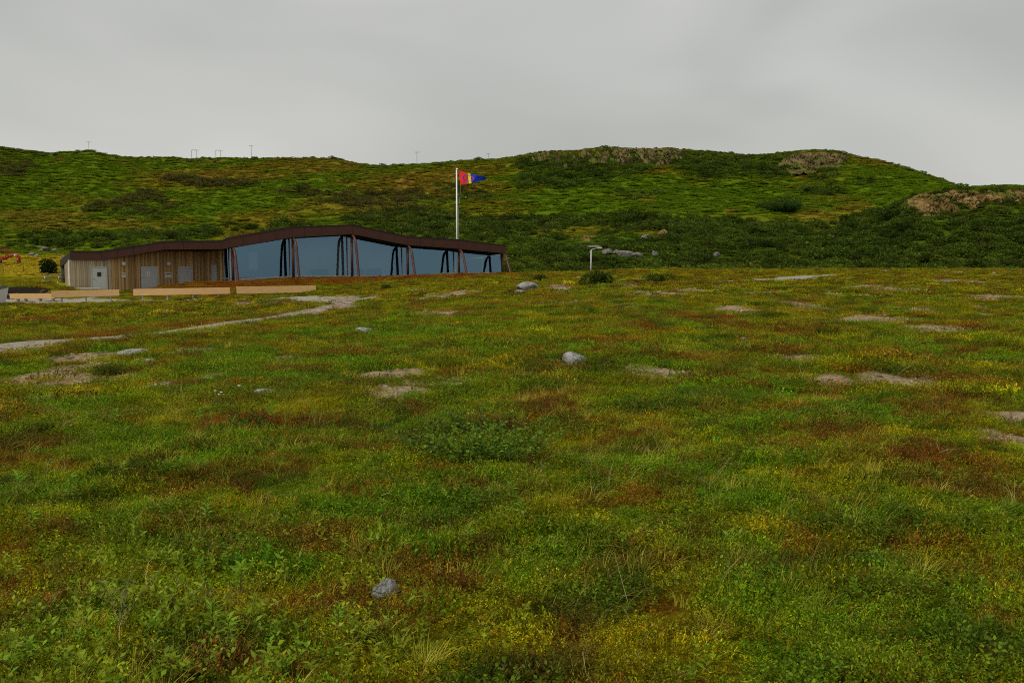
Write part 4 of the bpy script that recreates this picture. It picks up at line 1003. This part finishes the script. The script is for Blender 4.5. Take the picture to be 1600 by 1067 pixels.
cover('heath_ground_cover', midc, 5, 12.5, 42, 30, .7, 1.2, .9)
cover('heath_ground_cover', farc, 5, 39, 122, 9, .6, 1.15, .9)

def berry(name, coll, nv, r0, r1, dens, thr, seed, s0, s1):
    x, y = fan_points(r0, r1, dens); nz_ = fbm(x / 1.3, y / 1.3, seed, 3); g, b = moor(x, y, RNG.normal(0, .1, len(x)))
    k = (nz_ + RNG.normal(0, .07, len(x)) > thr) & (b < .2) & (path_mask(x, y) < .1) & ~footprint(x, y); x, y, g = x[k], y[k], g[k]; n = len(x)
    g = lerp(g, np.array((.09, .19, .012)), np.full(n, .55)) * np.clip(RNG.normal(1, .2, n), .6, 1.6)[:, None]; s = RNG.uniform(s0, s1, n)
    scatter(name, coll, nv, np.stack([x, y, height(x, y)], 1), jitter_rot(n, .15), np.stack([s, s, s], 1), g)
ber = source_collection('bilberry_sprigs', [leaf_mesh('bilberry_sprigs', *heath_clump(140 + i, .11, 14, 7, .021, .012, .085), M['leaf']) for i in range(5)])
berry('bilberry_cover', ber, 5, 2.6, 15, 60, .12, 141, .7, 1.3)
def shoots():
    x, y = fan_points(2.6, 6.6, 30); px, py = project(x, y, height(x, y)); nz_ = fbm(x / .7, y / .7, 161, 2)
    w = sstep(720, 420, px) * .8 * sstep(820, 900, py) + .05
    k = RNG.uniform(0, 1, len(x)) < w * (1 + nz_); x, y = x[k], y[k]; n = len(x); t_ = RNG.uniform(0, 1, n); c = lerp(np.array((.20, .33, .02)) * np.ones((n, 1)), np.array((.36, .40, .03)), t_); s_ = RNG.uniform(.6, 1.25, n)
    scatter('leafy_shoots', sht, 5, np.stack([x, y, height(x, y)], 1), jitter_rot(n, .2), np.stack([s_, s_, s_], 1), c)
sht = source_collection('leafy_shoots', [leaf_mesh('leafy_shoots', *heath_clump(180 + i, .07, 4, 9, .034, .014, .13, .2), M['leaf']) for i in range(5)])
shoots()
# grass
gcol = lambda n, x, y: None
def grass(name, coll, nv, r0, r1, dens, thr, seed, cols, s0=.5, s1=1.15, sc=1.6, tilt=.2, avoid_far=True):
    x, y = fan_points(r0, r1, dens); n = fbm(x / sc, y / sc, seed, 3); b = np.maximum(bare_mask(x, y), path_mask(x, y))
    keep = (n + RNG.normal(0, .12, len(x)) > thr) & (RNG.uniform(0, 1, len(x)) > b) & ~footprint(x, y); x, y = x[keep], y[keep]; m_ = len(x)
    c0, c1 = np.array(cols[0]), np.array(cols[1]); w = np.clip(RNG.uniform(0, 1, m_) + fbm(x / 2, y / 2, seed + 3, 2) * .6, 0, 1); c = lerp(c0 * np.ones((m_, 1)), c1, w)
    s = RNG.uniform(s0, s1, m_); return scatter(name, coll, nv, np.stack([x, y, height(x, y)], 1), jitter_rot(m_, tilt), np.stack([s, s, s], 1), c)
tuft = source_collection('grass_tuft', [leaf_mesh('grass_tuft', *grass_tuft(60 + i, 22, .13, .0035, .8, .05), M['leaf']) for i in range(5)])
tuft2 = source_collection('grass_tuft_wide', [leaf_mesh('grass_tuft_wide', *grass_tuft(70 + i, 30, .15, .008, .7, .16), M['leaf']) for i in range(4)])
dead = source_collection('dry_straw', [leaf_mesh('dry_straw', *grass_tuft(80 + i, 4, .24, .003, 1.5, .05, 1.2), M['leaf']) for i in range(5)])
spike = source_collection('clubmoss_spike', [leaf_mesh('clubmoss_spike', *grass_tuft(90 + i, 6, .07, .009, .12, .09, .1), M['leaf']) for i in range(4)])
GG = ((.24, .32, .016), (.56, .54, .08))
grass('grass_tufts', tuft, 5, 2.6, 14, 42, -.05, 111, GG)
grass('grass_tufts', tuft2, 4, 13, 45, 4.5, .05, 113, GG)
grass('dry_grass', dead, 5, 2.6, 18, 13, .0, 115, ((.38, .31, .12), (.60, .53, .28)), tilt=.5)
grass('clubmoss_shoots', spike, 4, 2.6, 14, 16, .28, 117, ((.22, .21, .012), (.32, .25, .02)), sc=1.1)
# gravel in the bare patches and on the paths
def stone_src(i):
    rg = np.random.default_rng(200 + i); Q, T = [], []
    for k in range(7):
        c = np.array((rg.uniform(-.06, .06), rg.uniform(-.06, .06), 0)); r = rg.uniform(.008, .022); V = [c + np.array((math.cos(a) * r * rg.uniform(.7, 1.2), math.sin(a) * r * rg.uniform(.7, 1.2), 0)) for a in np.linspace(0, 2 * math.pi, 5)[:4]]
        tp = [c + (v - c) * .6 + np.array((0, 0, r * .7)) for v in V]; t = rg.uniform(.6, 1.35)
        for a in range(4): Q.append([V[a], V[(a + 1) % 4], tp[(a + 1) % 4], tp[a]]); T.append((t, t, t))
        Q.append(tp); T.append((t * 1.1,) * 3)
    return leaf_mesh('stones', np.array(Q), np.array(T), M['stone_inst'])
stc = source_collection('stones', [stone_src(i) for i in range(4)])
x, y = fan_points(5, 60, 14); b = bare_mask(x, y); p = path_mask(x, y); k = (np.maximum(b, p * .6) > .4); x, y, p = x[k], y[k], p[k]; n = len(x); s = RNG.uniform(.8, 2.2, n) * (1 + np.hypot(x, y) / 40) * (1 - .5 * p)
scatter('gravel', stc, 4, np.stack([x, y, height(x, y) - .004], 1), jitter_rot(n, .05), np.stack([s, s, s * .8], 1), C['gravel'] * RNG.uniform(.6, 1.3, n)[:, None])

# ------------------------------------------------------------------ bushes
def bush_quads(seed, n, L, W, lob=5, flat=.8):
    rg = np.random.default_rng(seed); cs = np.c_[rg.uniform(-.55, .55, lob), rg.uniform(-.5, .5, lob), rg.uniform(.3, .6, lob)]; rs = rg.uniform(.35, .55, lob)
    k = rg.integers(0, lob, n); d = rg.normal(size=(n, 3)); d /= np.linalg.norm(d, axis=1)[:, None]; rr = rs[k] * rg.uniform(.55, 1.08, n) ** .6
    p = cs[k] + d * rr[:, None]; p[:, 2] = np.maximum(p[:, 2] * flat, rg.uniform(.0, .12, n)); dirs = d + rg.normal(0, .6, (n, 3))
    return leaf_quads(p, dirs, L * rg.uniform(.7, 1.3, n), W * rg.uniform(.7, 1.3, n), rg), tones(n, rg, .3, .1)
bsh = source_collection('hill_bush', [leaf_mesh('hill_bush', *bush_quads(300 + i, 420, .20, .15), M['leaf']) for i in range(6)])
tus = source_collection('hill_tussock', [leaf_mesh('hill_tussock', *heath_clump(320 + i, 1.0, 60, 3, .30, .16, .20, .16), M['leaf']) for i in range(4)])
def hill_scatter():
    n0 = 300000; r = np.sqrt(RNG.uniform(128 ** 2, 505 ** 2, n0)); th = RNG.uniform(-rad(31), rad(31), n0); x, y = r * np.sin(th), r * np.cos(th); z = height(x, y); px, py = project(x, y, z)
    nz = fbm(x / 16, y / 22, 131, 4); nf = fbm(x / 5, y / 7, 133, 3)
    D = np.zeros(n0)
    def zone(cx, cy, rx, ry, v): 
        global_ = sstep(1.15, .6, np.hypot((px - cx) / rx, (py - cy) / ry) + nz * .6); np.maximum(D, global_ * v, out=D)
    for zz in ((700,362,190,20,.5),(600,312,110,14,.3),(650,345,120,22,.5),(930,262,120,22,.55),(1110,255,80,24,.6),(1190,262,60,20,.35),(860,268,60,30,.45),(1000,345,170,10,.5),(1100,360,140,20,.9),
               (15,262,40,22,.25),(235,310,36,12,.35),(290,281,40,5,.9),(340,288,60,5,.6),(480,302,60,9,.3),(150,378,180,14,.22),(60,385,60,9,.4),(280,365,80,9,.2),(420,355,80,10,.2),(210,325,80,18,.15),(1220,322,30,9,1.0),
               (1290,275,30,9,.3),(1290,300,40,7,.5),(1400,345,60,14,.9),(980,305,40,8,.2),(720,300,50,16,.2),(1340,285,40,8,.15)): zone(*zz)
    low = sstep(-4, 6, py - (TERR(px) + 2)) * sstep(770, 850, px) * sstep(215, 208, y); D = np.maximum(D, low * (.75 + .4 * nz))
    D = np.where((px > 1405) & (y < 222) & (py < 345) & (py > 297), D * .55, D)
    D = np.where((px < 125) & (y < 200) & (py > 398), 0, D)
    ridge = (np.abs(r * np.cos(th) - 428) < 9); D = np.maximum(D, ridge * .16 * (nz > -.1))
    D *= sstep(126, 136, y) * (y < 440)
    for (cx, cy, rx, ry) in ((920, 377, 42, 10), (1000, 370, 50, 9), (985, 402, 50, 8), (945, 396, 30, 6), (1330, 372, 12, 10)): D *= sstep(.8, 1.15, np.hypot((px - cx) / rx, (py - cy) / ry))
    fp = footprint(x, y); D[fp] = 0
    keep = RNG.uniform(0, 1, n0) < D * .22 * (1.1 + nf); xs, ys, zs_ = x[keep], y[keep], z[keep]; pxk, pyk = px[keep], py[keep]; n = len(xs)
    s = RNG.uniform(.7, 1.9, n) * (.8 + .7 * RNG.uniform(0, 1, n) ** 4) * (1 + .3 * (ys > 250)); s = np.where(np.abs(ys - 428) < 12, s * .62, s)
    w = np.clip(.5 + fbm(xs / 9, ys / 9, 135, 3) + RNG.normal(0, .25, n), 0, 1)[:, None]; c = (np.array((.046, .080, .009)) * (1 - w) + np.array((.105, .155, .014)) * w) * (1 + .6 * fbm(xs / 4, ys / 5, 137, 2))[:, None]
    brn = np.clip(sstep(820, 600, pxk) * sstep(345, 320, pyk) * .7 + RNG.normal(0, .15, n), 0, 1)[:, None]; c = c * (1 - brn) + np.array((.12, .09, .025)) * brn
    scatter('hillside_shrubs', bsh, 6, np.stack([xs, ys, zs_ - .15 * s], 1), jitter_rot(n, .1), np.stack([s, s, s * RNG.uniform(.6, 1.1, n)], 1), c)
    # grass tussocks everywhere else
    k2 = (RNG.uniform(0, 1, n0) < np.where(y > 235, .14, .22)) & (y < 437) & ~fp & ~((px < 108) & (y < 100)); x, y, z = x[k2], y[k2], z[k2]; n = len(x); c = hill_color(x, y, z) * np.clip(RNG.normal(1.6, .10, n), .4, 3)[:, None]; s = RNG.uniform(.5, 1.4, n) * (1 + .5 * (y > 260))
    scatter('hillside_grass', tus, 4, np.stack([x, y, z - .02], 1), jitter_rot(n, .1), np.stack([s, s, s * RNG.uniform(.25, .65, n)], 1), c)
hill_scatter()

# single bushes that stand out
def bush(px, pyb, wpx, hpx, seed, label, name='bush', ymin=0, col=(.055, .095, .012), n=1500, L=.09, cat='bush', group=None, stems=True, red=0):
    g = ground(px, pyb, ymin); s = g.y / F; W = wpx * s / 1.9; H = hpx * s
    q, t = bush_quads(seed, n, L / W * 1.0 if False else L / max(W, .01), L * .62 / max(W, .01), 6, 1.0)
    q = q.copy(); zz = H / .95; q[..., 0] *= W; q[..., 1] *= W; q[..., 2] *= zz
    r = empty(name, (g.x, g.y, g.z)); tag(r, label, cat, group)
    me = leaf_mesh('foliage', q, t * np.array(col), M['leaf_own'])
    a = me.color_attributes['tone']; a.name = 'col'
    link('foliage', me, None, r)
    rg = random.Random(seed)
    if stems:
        m = MB(); 
        for k in range(7):
            a_ = rg.uniform(0, 6.28); d_ = Vector((math.cos(a_), math.sin(a_), 0)); e = rg.uniform(.3, .8)
            m.tube([(g.x + d_.x * .03, g.y + d_.y * .03, g.z - .05), (g.x + d_.x * W * e * .5, g.y + d_.y * W * e * .5, g.z + H * .5), (g.x + d_.x * W * e, g.y + d_.y * W * e, g.z + H * rg.uniform(.75, 1.02))], [max(.006, H * .02), max(.005, H * .014), .002 + H * .003], 5)
        m.build('stem', M['stem'], r)
    return r
bush(933, 448, 52, 21, 401, 'dense round dark green bush on the moor edge in front of the street lamp', n=1500, L=.15)
bush(1032, 440, 56, 11, 402, 'low spreading dark green bush right of the round bush', n=1600, L=.12)
bush(603, 454, 16, 9, 403, 'tiny dark bush in the brown slope before the glass front', n=600, L=.09)
bush(80, 428, 38, 22, 404, 'dark round bush in the yellow meadow beside the timber gable', ymin=100, n=2200, L=.2, col=(.024, .045, .006))
bush(1218, 331, 66, 15, 405, 'broad dark green bush alone on the bright hill slope', ymin=220, n=2600, L=.5, col=(.045, .095, .014))
bush(54, 383, 10, 10, 411, 'small dark bush on the hill foot above the meadow', ymin=140, n=500, L=.3)
bush(202, 376, 34, 18, 412, 'leftmost dark bush behind the low wing of the roof', ymin=125, n=1300, L=.22)
bush(270, 374, 38, 22, 413, 'full green bush behind the roof between two others', ymin=125, n=1500, L=.22)
bush(320, 372, 28, 24, 414, 'open branched bush behind the roof where it starts to rise', ymin=125, n=800, L=.22)
bush(465, 303, 9, 12, 415, 'small upright bush on the slope above the glass front', ymin=220, n=400, L=.3)
bush(845, 440, 24, 11, 416, 'low green bush right of the rugged rock pile', n=700, L=.1, col=(.05, .08, .01))
bush(592, 521, 46, 10, 417, 'low dark shrub spreading behind the pale rock', n=1300, L=.045, col=(.09, .11, .014))
bush(478, 536, 76, 8, 418, 'low blue green shrub mat left of centre', n=1600, L=.04, col=(.06, .12, .02))
bush(170, 585, 60, 16, 419, 'dark dwarf shrub mound between the two rock slabs', n=2000, L=.03, col=(.09, .11, .014))
bush(130, 548, 60, 9, 424, 'dark dwarf shrub mound along the near edge of the path', n=1500, L=.03, col=(.09, .11, .014))
bush(430, 480, 90, 13, 423, 'greyish willow thicket between the benches and the path', n=2000, L=.07, col=(.14, .15, .05), name='willow_bush')

# ------------------------------------------------------------------ individual foreground plants
def fireweed(px, py, h, seed, label, col=(.22, .38, .025)):
    g = ground(px, py); rg = np.random.default_rng(seed); r = empty('fireweed_plant', (g.x, g.y, g.z)); tag(r, label, 'plant', 'young fireweed plants in the foreground')
    lean = np.array((rg.normal(0, .12), rg.normal(0, .12), 1)); N = 26; P_, D_, Ls = [], [], []
    for k in range(N):
        s = .35 + .65 * (k / (N - 1)); a = k * 2.4; P_.append(lean * h * s); up = .1 + .9 * s ** 3; D_.append((math.cos(a), math.sin(a), up)); Ls.append(.075 * (1.25 - .6 * abs(s - .75) / .4) * h / .22)
    Ls = np.array(Ls); q = leaf_quads(np.array(P_), np.array(D_), Ls, Ls * .24, rg, .5)
    me = leaf_mesh('foliage', q, tones(N, rg, .15, .06) * np.array(col), M['leaf_own']); me.color_attributes['tone'].name = 'col'; link('foliage', me, None, r)
    m = MB(); t = g + Vector(lean) * h; m.tube([(g.x, g.y, g.z - .02), (t.x, t.y, t.z)], [.003, .0018], 5); m.build('stem', M['stem_red'], r)
fw = [(375,925,.17,'large fireweed rosette at the bottom left, nearest of all'),(720,880 if 0 else 960,.0,''),(315,905,.13,'small pale fireweed sprout left of the large rosette'),(335,990,.18,'broad leaved fireweed among willow shoots near the bottom edge'),
      (530,985,.13,'fireweed sprout right of the willow shoots near the bottom'),(108,775,.20,'thin fireweed on a red stem at the left, with bare ground below'),(50,830,.16,'short fireweed near the left edge above the red patch'),(28,775,.2,'spindly fireweed closest to the left edge'),
      (178,652 if 0 else 660,.2,'fireweed shoot standing up in the grass left of centre'),(310,655,.17,'leafy fireweed in the grass left of the small birch shrub'),(192,745,.16,'fireweed in the upper left foreground grass'),(327,815,.15,'fireweed beside a red brown patch in the left foreground'),
      (212,830,.12,'low fireweed in the dark cover of the left foreground'),(425,650,.2,'tall dark fireweed just right of the low pale rock'),(600,955 if 0 else 800,.12,'small fireweed left of the middle foreground'),(800,775,.14,'bright fireweed right below the wide birch shrub'),(810,810,.15,'bright green fireweed second below the wide birch shrub'),(735,850,.13,'dark fireweed in the centre foreground'),
      (365,1020,.16,'fireweed with dark stem at the very bottom left'),(45,1040,.12,'small fireweed in the bottom left corner')]
for i, (px, py, h, lab) in enumerate(fw):
    if h: fireweed(px, py + 12, h, 500 + i, lab)
def willow(px, py, h, seed, label, col=(.09, .14, .016), nst=6, L=.040):
    g = ground(px, py); rg = np.random.default_rng(seed); r = empty('willow_shoot', (g.x, g.y, g.z)); tag(r, label, 'shrub', 'young willow shoots in the foreground'); P_, D_ = [], []; m = MB()
    for k in range(nst):
        a = rg.uniform(0, 6.28); e = np.array((math.cos(a) * rg.uniform(.4, 1.4), math.sin(a) * rg.uniform(.4, 1.4), 1)) * h * rg.uniform(.5, 1.0); pts = []
        for s in np.linspace(0, 1, 6): pts.append(Vector(e * s * np.array((s ** .4, s ** .4, 1))) )
        m.tube([g + p - Vector((0, 0, .01)) for p in pts], [.0016, .0015, .0013, .0012, .001, .0007], 4)
        for j in range(13):
            s = .2 + .8 * j / 12; b = j * 2.4; p = np.array(pts[min(int(s * 5), 4)].lerp(pts[min(int(s * 5) + 1, 5)], s * 5 - min(int(s * 5), 4))); P_.append(p); D_.append((math.cos(b), math.sin(b), .7))
    n = len(P_); Ls = L * rg.uniform(.6, 1.2, n); q = leaf_quads(np.array(P_), np.array(D_), Ls, Ls * .48, rg, .35)
    me = leaf_mesh('foliage', q, tones(n, rg, .2, .1) * np.array(col), M['leaf_own']); me.color_attributes['tone'].name = 'col'; link('foliage', me, None, r); m.build('stem', M['stem'], r)
ws = [(235,1000,.2,'willow shoots with bright leaves above the bottom edge, centre of the left group'),(190,960,.17,'willow shoots at the top left of the left group'),(270,960,.16,'willow shoots beside dead grey twigs in the left foreground'),(430,1010,.17,'willow shoots near the dry straw tussock'),(395,975,.17,'yellowish willow shoots between two fireweeds'),
      (150,1060,.16,'willow shoots cut by the bottom edge on the left'),(440,1062,.16,'willow shoots cut by the bottom edge, right of the left group'),(300,1060,.15,'willow shoots at the very bottom under the broad fireweed'),(560,1010,.15,'pale willow shoots below the near cracked rock'),(25,1055,.15,'willow shoots in the bottom left corner'),
      (700,790,.14,'willow shoots below the left of the birch shrub'),(750,740,.13,'willow shoots at the foot of the birch shrub'),(1535,925,.10,'lone pale green willow sprig at the right'),(865,600,.22,'pale flowering sprig below the largest rock')]
for i, (px, py, h, lab) in enumerate(ws): willow(px, py, h, 600 + i, lab, (.32, .40, .03) if i % 3 else (.25, .38, .025), 8 if i < 10 else 5, .034 if i < 10 else .026)
def birch(px, py, h, spread, nst, seed, label, col=(.17, .29, .022), L=.030):
    """spreading shrub: many arching twigs carrying small round leaves"""
    g = ground(px, py); rg = np.random.default_rng(seed); r = empty('birch_shrub', (g.x, g.y, g.z)); tag(r, label, 'shrub'); P_, D_ = [], []; m = MB()
    for k in range(nst):
        a = rg.uniform(0, 6.28); q = rg.uniform(.1, 1) ** .6; b0 = np.array((math.cos(a), math.sin(a), 0)) * spread * q * .45; e = np.array((math.cos(a) * spread * q * .6 + rg.normal(0, .05), math.sin(a) * spread * q * .5, h * rg.uniform(.45, 1.1) * (1.1 - .5 * q)))
        z0 = float(height(g.x + b0[0], g.y + b0[1])) - g.z
        pts = [Vector(b0 + np.array((0, 0, z0)) + e * np.array((s_ ** 1.3, s_ ** 1.3, s_ ** .8)) + rg.normal(0, .006, 3)) for s_ in np.linspace(0, 1, 6)]
        m.tube([g + p for p in pts], [.0032, .0028, .0024, .002, .0015, .001], 4)
        if rg.uniform() < .85:
            for j in range(26):
                s_ = .15 + .85 * rg.uniform(); i_ = min(int(s_ * 5), 4); p = np.array(pts[i_].lerp(pts[i_ + 1], s_ * 5 - i_)) + rg.normal(0, .012, 3); P_.append(p); dd = rg.normal(0, 1, 3); dd[2] = abs(dd[2]) * .5; D_.append(dd)
    n = len(P_); Ls = L * rg.uniform(.6, 1.25, n); q = leaf_quads(np.array(P_), np.array(D_), Ls, Ls * .8, rg, .3)
    me = leaf_mesh('foliage', q, tones(n, rg, .3, .1) * np.array(col), M['leaf_own']); me.color_attributes['tone'].name = 'col'; link('foliage', me, None, r); m.build('stem', M['stem'], r)
birch(782, 722, .42, .60, 80, 701, 'thickest birch shrub with round leaves and dark bare twigs, right of the middle foreground')
birch(715, 722, .34, .52, 54, 702, 'low loose birch shrub touching the thickest one on its left', (.15, .25, .02))
birch(678, 692, .22, .40, 26, 703, 'small sparse birch shrub at the left end of the middle foreground group', (.15, .19, .02))
birch(745, 684, .36, .45, 46, 704, 'dark twiggy birch shrub at the back of the middle foreground group', (.10, .18, .016))
birch(830, 706, .17, .35, 20, 705, 'small birch shrub beside a pale grass tuft, right end of the group', (.17, .23, .02))
birch(385, 668, .24, .35, 18, 706, 'small dark leafy birch shrub below the low pale rock', (.07, .16, .014), .026)
# dead grey twigs
def twigs(px, py, h, seed, label):
    g = ground(px, py); rg = random.Random(seed); m = MB()
    for k in range(5):
        a = rg.uniform(0, 6.28); e = Vector((math.cos(a) * rg.uniform(.3, 1.1), math.sin(a) * .5, 1)) * h * rg.uniform(.6, 1.1); mid = e * .5 + Vector((rg.uniform(-.02, .02), 0, .01)); m.tube([g, g + mid, g + e], [.0014, .001, .0006], 4)
        for s in (.35, .5, .65, .8): b = e * s; m.tube([g + b, g + b + Vector((rg.uniform(-.05, .05), rg.uniform(-.03, .03), rg.uniform(.01, .05)))], [.0015, .0008], 3)
    tag(m.build('dead_twigs', mat('dead_twig', (.20, .16, .085), .9)), label, 'twigs')
twigs(185, 985, .26, 1, 'bare grey branching twigs in the left foreground'); twigs(340, 960, .2, 2, 'thin bare twigs leaning beside the fireweed, left foreground')
# white and orange flowers
def flower(px, py, h, m_, seed, label, r_=.02):
    g = ground(px, py); rg = random.Random(seed); root = empty('wild_flower', g); tag(root, label, 'flower', 'single wild flowers'); e = Vector((rg.uniform(-.02, .02), rg.uniform(-.02, .02), h)); m = MB(); m.tube([g, g + e], [.002, .0015], 4); m.build('stem', M['stem'], root)
    m = MB(); c = g + e
    if m_ == M['petal_orange']:
        for k in range(16):
            v_ = Vector((rg.uniform(-1, 1), rg.uniform(-1, 1), rg.uniform(0, .9))) * r_; w_ = Vector((rg.uniform(-1, 1), rg.uniform(-1, 1), rg.uniform(-.4, .8))) * r_ * .5; u_ = w_.orthogonal().normalized() * r_ * .2
            m.poly([c + v_, c + v_ + w_ * .5 + u_, c + v_ + w_, c + v_ + w_ * .5 - u_])
        m.build('petals', m_, root); return
    for k in range(9):
        a = 2 * math.pi * k / 9; m.ball((c.x + math.cos(a) * r_ * .55, c.y + math.sin(a) * r_ * .55, c.z + rg.uniform(0, .004)), r_ * .35, 6, 4, (1, 1, .5))
    m.ball(c, r_ * .4, 6, 4); m.build('petals', m_, root)
flower(348, 640, .2, M['petal_white'], 1, 'white flower head on a tall stem in the dry tuft, highest right one', .02); flower(334, 632, .16, M['petal_white'], 2, 'white flower head, leftmost in the dry tuft', .02); flower(344, 634, .13, M['petal_white'], 3, 'white flower head between two others in the dry tuft', .018)
flower(376, 620, .14, M['petal_white'], 4, 'white flower left of the low pale rock', .025); flower(111, 672, .03, M['petal_white'], 5, 'lone white flower low in the left grass', .025); flower(438, 605, .05, M['petal_white'], 6, 'lone white flower right of the low pale rock', .02)
flower(432, 740, .14, M['petal_orange'], 7, 'orange topped seedling beside a pale tuft', .03); flower(80, 955, .05, M['petal_orange'], 8, 'orange leaf cluster near the bottom left', .03); flower(125, 975, .04, M['petal_orange'], 9, 'small orange leaf cluster right of the larger one, bottom left', .018)
flower(672, 728, .03, M['petal_white'], 10, 'tiny pale flower below the birch shrub', .012)

# dark soil bank between the meadow and the benches is part of the ground
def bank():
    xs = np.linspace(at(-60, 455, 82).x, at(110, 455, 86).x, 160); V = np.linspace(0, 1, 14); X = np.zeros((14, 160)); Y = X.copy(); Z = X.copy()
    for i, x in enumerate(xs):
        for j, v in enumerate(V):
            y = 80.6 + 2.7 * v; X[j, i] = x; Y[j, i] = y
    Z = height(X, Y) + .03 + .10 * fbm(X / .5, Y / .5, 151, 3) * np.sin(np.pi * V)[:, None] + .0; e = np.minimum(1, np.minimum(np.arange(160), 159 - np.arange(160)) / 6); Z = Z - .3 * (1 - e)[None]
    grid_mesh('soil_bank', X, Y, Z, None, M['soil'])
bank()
